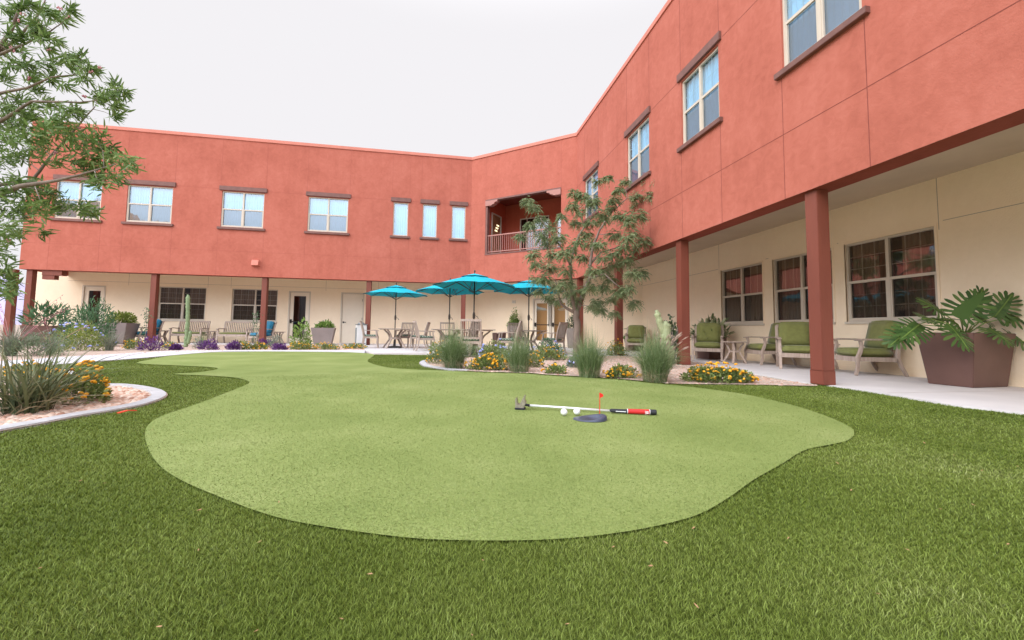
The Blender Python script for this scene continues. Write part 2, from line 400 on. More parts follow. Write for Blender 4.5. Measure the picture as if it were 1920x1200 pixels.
def smooth_loop(pts, n=6, closed=True):
    """Catmull-Rom through ground points"""
    P = [Vector((p[0], p[1])) for p in pts]; out = []; k = len(P)
    for i in range(k if closed else k-1):
        if closed: a, b, c, d = P[i-1], P[i], P[(i+1) % k], P[(i+2) % k]
        else: a, b, c, d = P[max(i-1, 0)], P[i], P[i+1], P[min(i+2, k-1)]
        for j in range(n):
            t = j/n
            out.append(.5*((2*b)+(c-a)*t+(2*a-5*b+4*c-d)*t*t+(3*b-a-3*c+d)*t**3))
    if not closed: out.append(P[-1])
    return out
def inpoly(X, Y, poly):
    ins = np.zeros(len(X), bool); n = len(poly); j = n-1
    for i in range(n):
        xi, yi = poly[i][0], poly[i][1]; xj, yj = poly[j][0], poly[j][1]
        c = ((yi > Y) != (yj > Y)) & (X < (xj-xi)*(Y-yi)/((yj-yi) if yj != yi else 1e-12)+xi)
        ins ^= c; j = i
    return ins

# ------------------------------------------------------------------ world and sun
w = bpy.data.worlds.new("World"); sc.world = w; w.use_nodes = True
nt = w.node_tree; N = nt.nodes; L = nt.links; bg = N["Background"]
SUN_EL, SUN_AZ = math.radians(34), math.radians(236)      # azimuth from +Y towards +X: behind the camera, to the left
sky = N.new("ShaderNodeTexSky"); sky.sky_type = 'NISHITA'; sky.sun_disc = False
sky.sun_elevation = SUN_EL; sky.sun_rotation = SUN_AZ
tc = N.new("ShaderNodeTexCoord"); sx = N.new("ShaderNodeSeparateXYZ"); L.new(tc.outputs["Generated"], sx.inputs[0])
zr = N.new("ShaderNodeMapRange"); zr.interpolation_type = 'SMOOTHSTEP'
zr.inputs["From Min"].default_value = .60; zr.inputs["From Max"].default_value = .95
L.new(sx.outputs["Z"], zr.inputs["Value"])
hz = N.new("ShaderNodeMix"); hz.data_type = 'RGBA'
hz.inputs["A"].default_value = (.905, .888, .915, 1); hz.inputs["B"].default_value = (2.1, 2.06, 2.13, 1)   # white cloud deck, brighter overhead
L.new(zr.outputs["Result"], hz.inputs["Factor"])
dt = N.new("ShaderNodeVectorMath"); dt.operation = 'DOT_PRODUCT'; dt.inputs[1].default_value = (-.70, -.714, 0)
L.new(tc.outputs["Generated"], dt.inputs[0])
br = N.new("ShaderNodeMapRange"); br.interpolation_type = 'SMOOTHSTEP'; br.inputs["From Min"].default_value = -.02; br.inputs["From Max"].default_value = .5
L.new(dt.outputs["Value"], br.inputs["Value"])
sk = N.new("ShaderNodeVectorMath"); sk.operation = 'SCALE'; sk.inputs["Scale"].default_value = .12; L.new(sky.outputs["Color"], sk.inputs[0])
ad = N.new("ShaderNodeVectorMath"); ad.operation = 'ADD'; ad.inputs[1].default_value = (1.72, 1.82, 1.98); L.new(sk.outputs[0], ad.inputs[0])
mx = N.new("ShaderNodeMix"); mx.data_type = 'RGBA'
L.new(br.outputs["Result"], mx.inputs["Factor"]); L.new(hz.outputs["Result"], mx.inputs["A"])
lo = N.new("ShaderNodeMapRange"); lo.interpolation_type = 'SMOOTHSTEP'
lo.inputs["From Min"].default_value = .06; lo.inputs["From Max"].default_value = .45; lo.inputs["To Min"].default_value = .36; lo.inputs["To Max"].default_value = 1.55     # low sky dimmed behind the viewer, standing in for an unbuilt opposite wing
L.new(sx.outputs["Z"], lo.inputs["Value"])
ls = N.new("ShaderNodeVectorMath"); ls.operation = 'SCALE'; L.new(ad.outputs[0], ls.inputs[0]); L.new(lo.outputs["Result"], ls.inputs["Scale"]); L.new(ls.outputs[0], mx.inputs["B"])
L.new(mx.outputs["Result"], bg.inputs["Color"]); bg.inputs["Strength"].default_value = 1.0
sun = bpy.data.lights.new("Sun", 'SUN'); sun.energy = .8; sun.angle = math.radians(30); sun.color = (1, .90, .78)
so = bpy.data.objects.new("Sun", sun); COL.objects.link(so)
sd = Vector((math.sin(SUN_AZ)*math.cos(SUN_EL), math.cos(SUN_AZ)*math.cos(SUN_EL), math.sin(SUN_EL)))
so.rotation_euler = sd.to_track_quat('Z', 'Y').to_euler(); so.location = (0, 0, 30)
sc.view_settings.view_transform = 'Standard'; sc.view_settings.look = 'None'; sc.view_settings.exposure = 0
sc.render.engine = 'CYCLES'
sc.cycles.max_bounces = 6; sc.cycles.transparent_max_bounces = 12

# ------------------------------------------------------------------ building frames
ZB, ZJ, ZJ2, ZR, ZC = 2.83, 3.86, 6.47, 8.71, 3.38
CA, CC = Vector((1.29, 18.5)), Vector((5.25, 15.27))
AL, YL, XL = -15.9, 20.6, 8.15
CE = -4.0
class Fr:
    def __init__(s, p0, u):
        s.p = Vector(p0); s.u = Vector(u).normalized(); s.n = Vector((s.u.y, -s.u.x))
    def P(s, x, d, z): q = s.p+s.u*x+s.n*d; return Vector((q.x, q.y, z))
    def T(s, v): return s.P(v.x, v.y, v.z)          # local x along, y out of the wall, z up
    def hit(s, px, py):
        d = ray(px, py); t = ((s.p.x)*s.n.x+(s.p.y)*s.n.y)/(d.x*s.n.x+d.y*s.n.y)
        q = EYE+d*t; return ((Vector((q.x, q.y))-s.p).dot(s.u), q.z)
uB = (CC-CA).normalized(); nB = Vector((uB.y, -uB.x))
fA, fB, fC = Fr((AL, 18.5), (1, 0)), Fr(CA, uB), Fr(CC, (0, -1))
LA, LB, LC = CA.x-AL, (CC-CA).length, CC.y-CE
bo = CA-nB*2.0
s1 = (YL-bo.y)/uB.y; s2 = (XL-bo.x)/uB.x
WA, WC = bo+uB*s1, bo+uB*s2            # corners of the recessed ground-floor wall
gA, gB, gC = Fr((AL, YL), (1, 0)), Fr(WA, uB), Fr(WC, (0, -1))
gLA, gLB, gLC = WA.x-AL, (WC-WA).length, WC.y-CE
BLD = thing('apartment_building', 'two-storey terracotta stucco building wrapping round the courtyard above a cream covered patio', 'building')

def wall(mb, fr, x0, x1, z0, z1, holes, m, rev=.10, mrev=None):
    xs = sorted({x0, x1, *[h[0] for h in holes], *[h[1] for h in holes]}); zs = sorted({z0, z1, *[h[2] for h in holes], *[h[3] for h in holes]})
    for i in range(len(xs)-1):
        for j in range(len(zs)-1):
            cx, cz = (xs[i]+xs[i+1])/2, (zs[j]+zs[j+1])/2
            if any(h[0] < cx < h[1] and h[2] < cz < h[3] for h in holes): continue
            mb.quad(fr.P(xs[i], 0, zs[j]), fr.P(xs[i+1], 0, zs[j]), fr.P(xs[i+1], 0, zs[j+1]), fr.P(xs[i], 0, zs[j+1]), m)
    for h in holes:
        a, b, c, d = h[:4]; r = h[4] if len(h) > 4 else rev; mm = mrev or m
        for (p, q) in (((a, c), (a, d)), ((a, d), (b, d)), ((b, d), (b, c)), ((b, c), (a, c))):
            mb.quad(fr.P(p[0], 0, p[1]), fr.P(q[0], 0, q[1]), fr.P(q[0], -r, q[1]), fr.P(p[0], -r, p[1]), mm)
def cut(segs, holes):
    """a joint line stops at openings"""
    out = [segs]
    for a, b in holes:
        nx = []
        for s, e in out:
            if b <= s or a >= e: nx.append((s, e)); continue
            if a > s: nx.append((s, a))
            if b < e: nx.append((b, e))
        out = nx
    return out
JW = .010
def vjoint(mb, fr, x, z0, z1, holes, m):
    for a, b in cut((z0, z1), [(h[2]-.1, h[3]+.25) for h in holes if h[0]-.15 < x < h[1]+.15]):
        mb.box(x-JW/2, x+JW/2, 0, .002, a, b, m, fr.T)
def hjoint(mb, fr, z, x0, x1, holes, m):
    for a, b in cut((x0, x1), [(h[0]-.12, h[1]+.12) for h in holes if h[2]-.1 < z < h[3]+.25]):
        mb.box(a, b, 0, .0025, z-JW/2, z+JW/2, m, fr.T)

def curtain(fr, x0, x1, z0, z1, d, m, parent, amp=.02, wl=.11):
    n = max(8, int((x1-x0)/wl*6)); b = MB(); vs = []; ph = R.random()*6
    for i in range(n+1):
        t = i/n; x = x0+(x1-x0)*t; y = d-amp*(1+math.sin(x/wl*2*PI+ph+.9*math.sin(x*5)))
        vs += [fr.P(x, y, z0), fr.P(x, y, z1)]
    b.add(vs, [(2*i, 2*i+2, 2*i+3, 2*i+1) for i in range(n)], m)
    return b.build('curtain', parent, smooth=True)

def window(fr, x0, x1, z0, z1, kind, label=None):
    """frame set 4 cm back in its opening; children panes, curtain, lintel, sill"""
    fb = MB(); e = .04; dF, dB = -.035, -.085; m = M['frame']
    fb.box(x0, x1, dB, dF, z0, z0+e, m, fr.T); fb.box(x0, x1, dB, dF, z1-e, z1, m, fr.T)
    fb.box(x0, x0+e, dB, dF, z0+e, z1-e, m, fr.T); fb.box(x1-e, x1, dB, dF, z0+e, z1-e, m, fr.T)
    zm = z0+(z1-z0)*.5; xm = (x0+x1)/2; cells = []
    if kind == 'narrow':
        cells = [(x0+e, x1-e, z0+e, z1-e, 'g_skytint')]
    else:
        fb.box(xm-.028, xm+.028, dB, dF+.004, z0+e, z1-e, m, fr.T)
        for a, b in ((x0+e, xm-.028), (xm+.028, x1-e)):
            fb.box(a, b, dB+.01, dF-.002, zm-.025, zm+.025, m, fr.T)
            # the lower sash sits in its own thin frame
            fb.box(a, a+.025, dB+.012, dF-.006, z0+e, zm-.025, m, fr.T); fb.box(b-.025, b, dB+.012, dF-.006, z0+e, zm-.025, m, fr.T)
            fb.box(a+.025, b-.025, dB+.012, dF-.006, z0+e, z0+e+.03, m, fr.T)
            up, lo = ('g_low', 'g_lows') if kind in ('low', 'lowplain') else ('g_skytint', 'g_screen')
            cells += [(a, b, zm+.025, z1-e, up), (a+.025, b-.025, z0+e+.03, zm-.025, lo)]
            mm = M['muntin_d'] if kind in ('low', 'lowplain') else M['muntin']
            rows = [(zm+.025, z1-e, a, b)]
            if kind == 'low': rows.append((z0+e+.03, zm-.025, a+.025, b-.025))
            for (q0, q1, a2, b2) in rows:
                nx, nz = (3, 3) if kind == 'low' else ((2, 2) if kind != 'lowplain' else (3, 1))
                for i in range(1, nx): x = a2+(b2-a2)*i/nx; fb.box(x-.007, x+.007, dB-.012, dB-.002, q0, q1, mm, fr.T)
                for i in range(1, nz): z = q0+(q1-q0)*i/nz; fb.box(a2, b2, dB-.0135, dB-.0125, z-.007, z+.007, mm, fr.T)
    o = fb.build('window', BLD, bevel=0)
    if label: o['label'] = label
    for a, b, c, d, g in cells:
        pb = MB(); pb.quad(fr.P(a, dB+.006, c), fr.P(b, dB+.006, c), fr.P(b, dB+.006, d), fr.P(a, dB+.006, d), M[g]); pb.build('pane', o)
    low = kind in ('low', 'lowplain')
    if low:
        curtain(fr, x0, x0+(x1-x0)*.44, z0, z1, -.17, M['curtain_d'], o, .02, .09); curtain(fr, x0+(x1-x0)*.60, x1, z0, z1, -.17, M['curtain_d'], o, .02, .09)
    else: curtain(fr, x0, x1, z0, z1, -.13, M['curtain_w'], o, .02, .10)
    # the dark room behind
    rb = MB(); mrm = M['roomdark']
    rb.quad(fr.P(x0, -.6, z0), fr.P(x1, -.6, z0), fr.P(x1, -.6, z1), fr.P(x0, -.6, z1), mrm)
    for (p, q) in (((x0, z0), (x0, z1)), ((x0, z1), (x1, z1)), ((x1, z1), (x1, z0)), ((x1, z0), (x0, z0))):
        rb.quad(fr.P(p[0], -.10, p[1]), fr.P(q[0], -.10, q[1]), fr.P(q[0], -.6, q[1]), fr.P(p[0], -.6, p[1]), mrm)
    rb.build('room_lining', o)
    if not low:
        lb = MB(); ex = .10 if kind != 'narrow' else .11
        lb.box(x0-ex, x1+ex, -.0, .055, z1+.03, z1+.21, M['trim'], fr.T); lb.build('lintel', o, bevel=.008)
        sb = MB(); sb.box(x0-ex, x1+ex, -.03, .075, z0-.115, z0-.02, M['trim'], fr.T); sb.build('sill', o, bevel=.006)
    else:
        sb = MB(); sb.box(x0-.03, x1+.03, -.03, .03, z0-.05, z0, M['frame'], fr.T); sb.build('sill', o, bevel=.004)
        tb = MB()
        tb.box(x0-.035, x0, -.02, .012, z0, z1+.035, M['cream'], fr.T); tb.box(x1, x1+.035, -.02, .012, z0, z1+.035, M['cream'], fr.T); tb.box(x0, x1, -.02, .012, z1, z1+.035, M['cream'], fr.T)
        tb.build('casing', o)
    return o

# upper storey ------------------------------------------------------------
ax = lambda x: x-AL
winA = [(-14.93, -13.38), (-12.50, -10.88), (-9.07, -7.45), (-5.71, -4.08)]
narA = [(-2.17, -1.53), (-.89, -.26), (.41, 1.03)]
Z0, Z1 = 4.88, 6.38
hA = [(ax(a), ax(b), Z0, Z1) for a, b in winA+narA]
ub = MB()
wall(ub, fA, 0, LA, ZB, ZR, hA, M['red'])
hjoint(ub, fA, ZJ, 0, LA, [], M['redjoint']); hjoint(ub, fA, ZJ2, 0, LA, hA, M['redjoint'])
for a, b in winA+narA:
    for x in (a-.07, b+.05): vjoint(ub, fA, ax(x), ZB, ZR-.15, hA, M['redjoint'])
bx0, bx1, bz0, bz1 = .78, 4.44, 4.08, 6.60
hB = [(bx0, bx1, bz0, bz1, .22)]
wall(ub, fB, 0, LB, ZB, ZR, hB, M['red'], .22)
hjoint(ub, fB, ZJ, 0, LB, [], M['redjoint']); hjoint(ub, fB, ZJ2, 0, LB, hB, M['redjoint'])
for x in (bx0, bx1): vjoint(ub, fB, x, ZB, ZR-.15, [(bx0-.2, bx1+.2, bz0+.1, bz1-.25)], M['redjoint'])
cs = lambda y: CC.y-y
winC = [(14.36, 13.06), (10.83, 9.56), (8.11, 6.86), (5.38, 4.14), (2.66, 1.42), (-.06, -1.3)]
hC = [(cs(a), cs(b), 4.90, 6.40) for a, b in winC]
wall(ub, fC, 0, LC, ZB, ZR, hC, M['red'])
hjoint(ub, fC, ZJ, 0, LC, [], M['redjoint_c']); hjoint(ub, fC, ZJ2, 0, LC, hC, M['redjoint_c'])
for a, b in winC:
    for y in (a+.02, b-.02): vjoint(ub, fC, cs(y), ZB, ZR-.15, hC, M['redjoint_c'])
ub.quad(Vector((AL, 18.5, ZB)), Vector((AL, 28, ZB)), Vector((AL, 28, ZR)), Vector((AL, 18.5, ZR)), M['red'])
ub.build('upper_wall', BLD)
TH = .36
bb = MB()
def inner(fr, x, d, z): return fr.P(x, d, z)
oA, oB_, oC_ = Vector((AL, 18.5)), CA, CC
def offs(d):       # the outer wall line moved d into the building
    b0 = CA-nB*d; yA = 18.5+d; xC = 5.25+d
    p1 = b0+uB*((yA-b0.y)/uB.y); p2 = b0+uB*((xC-b0.x)/uB.x)
    return [Vector((AL, yA)), p1, p2, Vector((xC, CE))]
o0, o1 = offs(0), offs(TH)
for i in range(3):
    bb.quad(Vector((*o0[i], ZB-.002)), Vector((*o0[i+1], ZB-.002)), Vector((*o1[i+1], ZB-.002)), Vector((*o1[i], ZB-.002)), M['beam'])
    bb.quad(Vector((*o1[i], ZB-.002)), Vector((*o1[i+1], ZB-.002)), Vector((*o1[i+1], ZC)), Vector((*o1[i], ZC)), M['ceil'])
bb.build('beam', BLD)
pb = MB(); q0, q1 = offs(-.035), offs(.30)
for i in range(3):
    for (za, zb, A_, B_) in ((ZR-.11, ZR+.02, q0, q0), (ZR+.02, ZR+.02, q0, q1), (ZR+.02, ZR-.4, q1, q1), (ZR-.11, ZR-.11, o0, q0)):
        pb.quad(Vector((*A_[i], za)), Vector((*A_[i+1], za)), Vector((*B_[i+1], zb)), Vector((*B_[i], zb)), M['cap'])
pb.build('parapet_cap', BLD)
rb = MB(); far = offs(9)
q2 = offs(.28)
for i in range(3): rb.quad(Vector((*q2[i], ZR-.35)), Vector((*q2[i+1], ZR-.35)), Vector((*far[i+1], ZR-.35)), Vector((*far[i], ZR-.35)), M['roof'])
for i in range(3): rb.quad(Vector((*far[i], 0)), Vector((*far[i+1], 0)), Vector((*far[i+1], ZR-.35)), Vector((*far[i], ZR-.35)), M['red'])
rb.build('roof', BLD)
for i, (a, b) in enumerate(winA): window(fA, ax(a), ax(b), Z0, Z1, 'up')
for a, b in narA: window(fA, ax(a), ax(b), Z0, Z1, 'narrow', 'narrow window with drawn pale curtain')
for a, b in winC: window(fC, cs(a), cs(b), 4.90, 6.40, 'up')

# balcony -------------------------------------------------------------------
bd = 2.0
bb = MB(); mi_ = M['redin']
def Bq(a, b, c, d, m): bb.quad(*[fB.P(*p) for p in (a, b, c, d)], m)
Bq((bx0-.12, -bd, bz0), (bx1+.5, -bd, bz0), (bx1+.5, -bd, bz1+.3), (bx0-.12, -bd, bz1+.3), mi_)
Bq((bx0-.12, -.22, bz0), (bx0-.12, -bd, bz0), (bx0-.12, -bd, bz1+.3), (bx0-.12, -.22, bz1+.3), mi_)
Bq((bx1+.5, -.22, bz0), (bx1+.5, -bd, bz0), (bx1+.5, -bd, bz1+.3), (bx1+.5, -.22, bz1+.3), mi_)
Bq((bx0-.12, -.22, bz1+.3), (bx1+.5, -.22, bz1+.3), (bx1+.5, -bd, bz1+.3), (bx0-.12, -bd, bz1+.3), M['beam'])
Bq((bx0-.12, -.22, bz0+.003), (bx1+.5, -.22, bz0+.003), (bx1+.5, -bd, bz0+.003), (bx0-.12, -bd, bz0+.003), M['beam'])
for (a, b) in ((bx0-.12, bx0), (bx1, bx1+.5)): Bq((a, -.221, bz0), (b, -.221, bz0), (b, -.221, bz1+.3), (a, -.221, bz1+.3), mi_)
Bq((bx0-.12, -.221, bz1), (bx1+.5, -.221, bz1), (bx1+.5, -.221, bz1+.3), (bx0-.12, -.221, bz1+.3), mi_)
bb.build('balcony_recess', BLD)
tb = MB()
tb.box(bx0, bx1, -.20, .02, bz1-.07, bz1-.003, M['trim'], fB.T); tb.box(bx0+.004, bx0+.10, -.20, -.01, bz0+.06, bz1-.3, M['trim'], fB.T)
tb.box(bx0, bx1, -.2, .02, bz0+.003, bz0+.06, M['trim'], fB.T)
tb.build('balcony_trim', BLD)
for sx_, x in ((1, bx0+.01), (-1, bx1-.01)):
    cb = MB(); pr = [(0, -.30), (.0, -.072), (.62, -.072), (.62, -.15), (.50, -.17), (.46, -.24), (.36, -.26), (.32, -.30)]
    n = len(pr); vs = [fB.P(x+sx_*a, y, bz1+z) for y in (-.19, .05) for a, z in pr]
    cb.add(vs, [tuple(range(n)), tuple(range(2*n-1, n-1, -1))]+[(i, (i+1) % n, n+(i+1) % n, n+i) for i in range(n)], M['rail'])
    cb.build('corbel', BLD)
rl = MB(); z0_, z1_ = bz0+.12, bz0+.90
rl.box(bx0+.1, bx1, -.10, -.05, z1_-.05, z1_, M['rail'], fB.T); rl.box(bx0+.1, bx1, -.095, -.055, z0_, z0_+.04, M['rail'], fB.T)
n = 34
for i in range(n):
    x = bx0+.14+(bx1-bx0-.2)*i/(n-1); rl.box(x-.009, x+.009, -.084, -.066, z0_+.04, z1_-.05, M['rail'], fB.T)
rl.build('balcony_railing', BLD)
fBB = Fr(fB.P(0, -bd, 0).xy, uB)
def flatwin(fr, x0, x1, z0, z1, glassm, label=None, room='roomdark', grid=(3, 2), name='window', d=.0):
    b = MB(); e = .05; m = M['frame']
    for (a, b_, c, dd) in ((x0, x1, z0, z0+e), (x0, x1, z1-e, z1), (x0, x0+e, z0+e, z1-e), (x1-e, x1, z0+e, z1-e)): b.box(a, b_, d+.002, d+.05, c, dd, m, fr.T)
    for i in range(1, grid[0]): x = x0+(x1-x0)*i/grid[0]; b.box(x-.018, x+.018, d+.012, d+.045, z0+e, z1-e, m, fr.T)
    for i in range(1, grid[1]): z = z0+(z1-z0)*i/grid[1]; b.box(x0+e, x1-e, d+.014, d+.043, z-.018, z+.018, m, fr.T)
    o = b.build(name, BLD)
    if label: o['label'] = label
    p = MB(); p.quad(fr.P(x0+e, d+.02, z0+e), fr.P(x1-e, d+.02, z0+e), fr.P(x1-e, d+.02, z1-e), fr.P(x0+e, d+.02, z1-e), M[glassm]); p.build('pane', o)
    p = MB(); p.quad(fr.P(x0+e, d+.004, z0+e), fr.P(x1-e, d+.004, z0+e), fr.P(x1-e, d+.004, z1-e), fr.P(x0+e, d+.004, z1-e), M[room]); p.build('room_lining', o)
    return o
flatwin(fBB, bx0+.72, bx0+2.25, bz0+.25, bz0+2.05, 'g_low', 'dark balcony window with muntins', grid=(4, 2))
flatwin(fBB, bx0+2.65, bx0+4.0, bz0+.25, bz0+2.05, 'g_skytint', 'bright balcony window reflecting the sky', grid=(2, 2))
fBS = Fr(fB.P(bx0-.12, -bd, 0).xy, nB)                      # side wall of the balcony, facing along the wall
fBS.n = uB.copy()
o = flatwin(fBS, .45, 1.30, bz0+.05, bz0+2.15, 'g_door', 'balcony glass door with warm lit room behind', 'roomwarm', (1, 1), 'balcony_door')
lb = MB()
for k in range(3): lb.box(.62+.08*k, .84+.08*k, .006, .012, bz0+1.62-.14*k, bz0+1.69-.14*k, emis('ceiling lamp glow', (1, .85, .55), 2.2) if k == 0 else lb.mats[0], fBS.T)
lb.build('ceiling_lamp', o)

# ground floor walls -----------------------------------------------------------
lw = MB()
ga = lambda x: x-AL
gc = lambda y: WC.y-y
lowA = [(-12.40, -10.50), (-9.43, -7.50)]
doorA = [(-15.33, -14.45), (-7.02, -6.06), (-4.70, -3.64)]
hgA = [(ga(a), ga(b), .99, 2.49) for a, b in lowA]+[(ga(a), ga(b), .0, 2.45) for a, b in doorA]
wall(lw, gA, -1.3, gLA, 0, ZC, hgA, M['cream'], .10)
d0, _ = gB.hit(999, 600); d1, _ = gB.hit(1066, 600); _, dz = gB.hit(1030, 559)
hgB = [(d0, d1, 0, dz)]
wall(lw, gB, 0, gLB, 0, ZC, hgB, M['cream'], .10)
lowC = [(10.72, 9.15), (8.82, 7.25), (6.98, 5.42)]
hgC = [(gc(a), gc(b), 1.0, 2.58) for a, b in lowC]
wall(lw, gC, 0, gLC, 0, ZC, hgC, M['cream'], .10)
for fr, ln, hh in ((gA, gLA, hgA), (gB, gLB, hgB), (gC, gLC, hgC)):
    hjoint(lw, fr, 2.64, 0, ln, [(h[0], h[1], h[2], h[3]-.1) for h in hh], M['creamjoint'])
    lw_ = MB(); lw_.box(0, ln, 0, .018, .006, .10, M['cream'], fr.T)
for x in (-13.6, -12.45, -10.45, -9.5, -5.4, -3.0, -.2, 1.0): vjoint(lw, gA, ga(x), 2.5, ZC, [], M['creamjoint'])
for y in (13.0, 10.8, 5.36, 3.2, .8): vjoint(lw, gC, gc(y), 2.5, ZC, [], M['creamjoint'])
lw.build('ground_floor_wall', BLD)
sk_ = MB()
for fr, ln, hh in ((gA, gLA, hgA), (gB, gLB, hgB), (gC, gLC, hgC)):
    for a, b in cut((.02, ln-.02), [(h[0]-.07, h[1]+.07) for h in hh if h[2] < .1]): sk_.box(a, b, -.01, .016, .02, .11, M['cream'], fr.T)
sk_.build('skirting', BLD)
for a, b in lowA: window(gA, ga(a), ga(b), .99, 2.49, 'low')
window(gC, gc(10.72), gc(9.15), 1.0, 2.58, 'lowplain'); window(gC, gc(8.82), gc(7.25), 1.0, 2.58, 'lowplain'); window(gC, gc(6.98), gc(5.42), 1.0, 2.58, 'low')
cb = MB(); i1 = [Vector((AL, YL+.001)), WA, WC, Vector((XL, CE))]
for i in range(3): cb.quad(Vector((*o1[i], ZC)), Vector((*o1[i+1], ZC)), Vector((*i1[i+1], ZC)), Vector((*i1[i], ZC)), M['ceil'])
cb.build('soffit_ceiling', BLD)

def door(fr, x0, x1, z1, style, label, hinge=1):
    fb = MB(); m = M['frame']; e = .06
    fb.box(x0, x0+e, -.08, .014, .02, z1, m, fr.T); fb.box(x1-e, x1, -.08, .014, .02, z1, m, fr.T); fb.box(x0+e, x1-e, -.08, .014, z1-e, z1, m, fr.T)
    a, b, c, t = x0+e+.006, x1-e-.006, .03, z1-e-.006; dm = M['door']
    if style == 'solid': fb.box(a, b, -.075, -.035, c, t, dm, fr.T)
    else:
        st = .15 if style == 'glass' else .11; bo_ = .26
        fb.box(a, a+st, -.075, -.035, c, t, dm, fr.T); fb.box(b-st, b, -.075, -.035, c, t, dm, fr.T)
        fb.box(a+st, b-st, -.075, -.035, c, c+bo_, dm, fr.T); fb.box(a+st, b-st, -.075, -.035, t-.16, t, dm, fr.T)
    o = fb.build('door', BLD); o['label'] = label
    if style != 'solid':
        p = MB(); p.quad(*[fr.P(x, -.05, z) for x, z in ((a+st, c+bo_), (b-st, c+bo_), (b-st, t-.16), (a+st, t-.16))], M['g_door']); p.build('pane', o)
        rd_ = .32 if style == 'dbl' else 1.6
        rm = MB(); r_ = M['roomdark']; w_ = M['roomlit'] if style == 'dbl' else M['roomblue']  # double door's back panel glows itself, in place of corridor lamplight
        rm.quad(*[fr.P(x, -rd_, z) for x, z in ((a, c), (b, c), (b, t), (a, t))], w_)
        for (p_, q_) in (((a, c), (a, t)), ((a, t), (b, t)), ((b, t), (b, c)), ((b, c), (a, c))):
            rm.quad(fr.P(p_[0], -.10, p_[1]), fr.P(q_[0], -.10, q_[1]), fr.P(q_[0], -rd_, q_[1]), fr.P(p_[0], -rd_, p_[1]), r_)
        rm.build('room_lining', o)
        hb = MB(); zz = 1.02
        hb.box(a+.03, b-.03, -.030, -.005, zz-.02, zz+.02, M['bronze'], fr.T); hb.box(a+.03, a+.10, -.033, .02, zz-.08, zz+.10, M['bronze'], fr.T)
        hb.build('push_bar', o)
    else:
        hb = MB(); xk = a+.07 if hinge > 0 else b-.07
        hb.box(xk-.03, xk+.03, -.035, -.022, .98, 1.06, M['bronze'], fr.T); hb.box(xk-.01, xk+.12, -.022, .02, 1.01, 1.035, M['bronze'], fr.T); hb.build('handle', o)
        for z in (.35, 1.2, 2.1):
            h2 = MB(); xh = b-.005; h2.box(xh-.012, xh+.008, -.034, -.02, z-.06, z+.06, M['bronze'], fr.T); h2.build('hinge', o)
    return o
dr = door(gA, ga(-15.33), ga(-14.45), 2.45, 'glass', 'cream door with glass and a glowing lamp inside')
lb = MB(); lx = ga(-14.85); lb.lathe([(.05, 1.18), (.20, 1.20), (.13, 1.46), (.05, 1.47)], gA.P(lx, -.7, 0), emis('lamp shade glow', (1, .45, .10), 1.3), 14)
lb.build('lamp_shade', dr)
door(gA, ga(-7.02), ga(-6.06), 2.45, 'glass', 'cream door with tall glass and dark push bar')
door(gA, ga(-4.70), ga(-3.64), 2.45, 'solid', 'plain cream solid door with dark lever handle')
dm_ = (d0+d1)/2
door(gB, d0, dm_-.0, dz, 'dbl', 'left leaf of the cream glazed double door'); door(gB, dm_+.0, d1, dz, 'dbl', 'right leaf of the cream glazed double door')
for s in (-.05, .05):
    vb = MB(); vb.tube([gB.P(dm_+s, .05, .95), gB.P(dm_+s, .05, dz-.08)], .013, M['bronze'], 8); vb.tube([gB.P(dm_+s, .05, dz-.22), gB.P(dm_+s, .05, dz-.08)], .024, M['bronze'], 8)
    vb.box(dm_+s-.012, dm_+s+.012, .014, .05, 1.0, 1.04, M['bronze'], gB.T); vb.box(dm_+s-.012, dm_+s+.012, .014, .05, dz-.2, dz-.16, M['bronze'], gB.T)
    vb.build('vertical_rod', BLD)
lx, lz = fA.hit(480, 493.5)
lb = MB(); lb.add([fA.P(lx+a, d, lz+z) for a, d, z in ((-.15, 0, -.11), (.15, 0, -.11), (.15, 0, .12), (-.15, 0, .12), (-.13, .16, -.10), (.13, .16, -.10), (.13, .10, .12), (-.13, .10, .12))],
       [(0, 1, 5, 4), (1, 2, 6, 5), (2, 3, 7, 6), (3, 0, 4, 7), (4, 5, 6, 7)], M['cap']); lb.build('wall_light', BLD)
sx0, sz0 = gB.hit(964, 566)
sb = MB(); sb.box(sx0-.09, sx0+.09, .002, .05, sz0-.07, sz0+.07, M['sign'], gB.T); sb.box(sx0-.05, sx0+.05, .05, .06, sz0-.035, sz0+.035, M['frame'], gB.T); sb.build('alarm_box', BLD)

CW = .20
def column(x, y, rz=0.0):
    b = MB(); h = CW/2
    def T(v): c, s = math.cos(rz), math.sin(rz); return Vector((x+v.x*c-v.y*s, y+v.x*s+v.y*c, v.z))
    b.box(-h, h, -h, h, .02, ZB-.004, M['col'], T); b.box(-h-.006, h+.006, -h-.006, h+.006, .02, .22, M['col'], T)
    b.build('column', BLD, bevel=.006)
YC = 18.5+TH/2; XC = 5.41
for px in (18, 52, 286, 494, 690, 868):
    d = ray(px, 600); t = YC/d.y; column(d.x*t, YC)

pc = offs(TH/2); column(pc[2].x, pc[2].y)
for px in (1160, 1281):
    d = ray(px, 600); t = XC/d.x; column(XC, d.y*t)
column(XC, 5.02); column(XC, 1.8); column(XC, -1.4)
b = MB(); b.box(-15.2, -14.55, YC-.12, YC+.12, ZB-.20, ZB-.004, M['col']); b.box(-15.2, -14.8, YC-.10, YC+.10, ZB-.36, ZB-.20, M['col']); b.build('bracket', BLD)

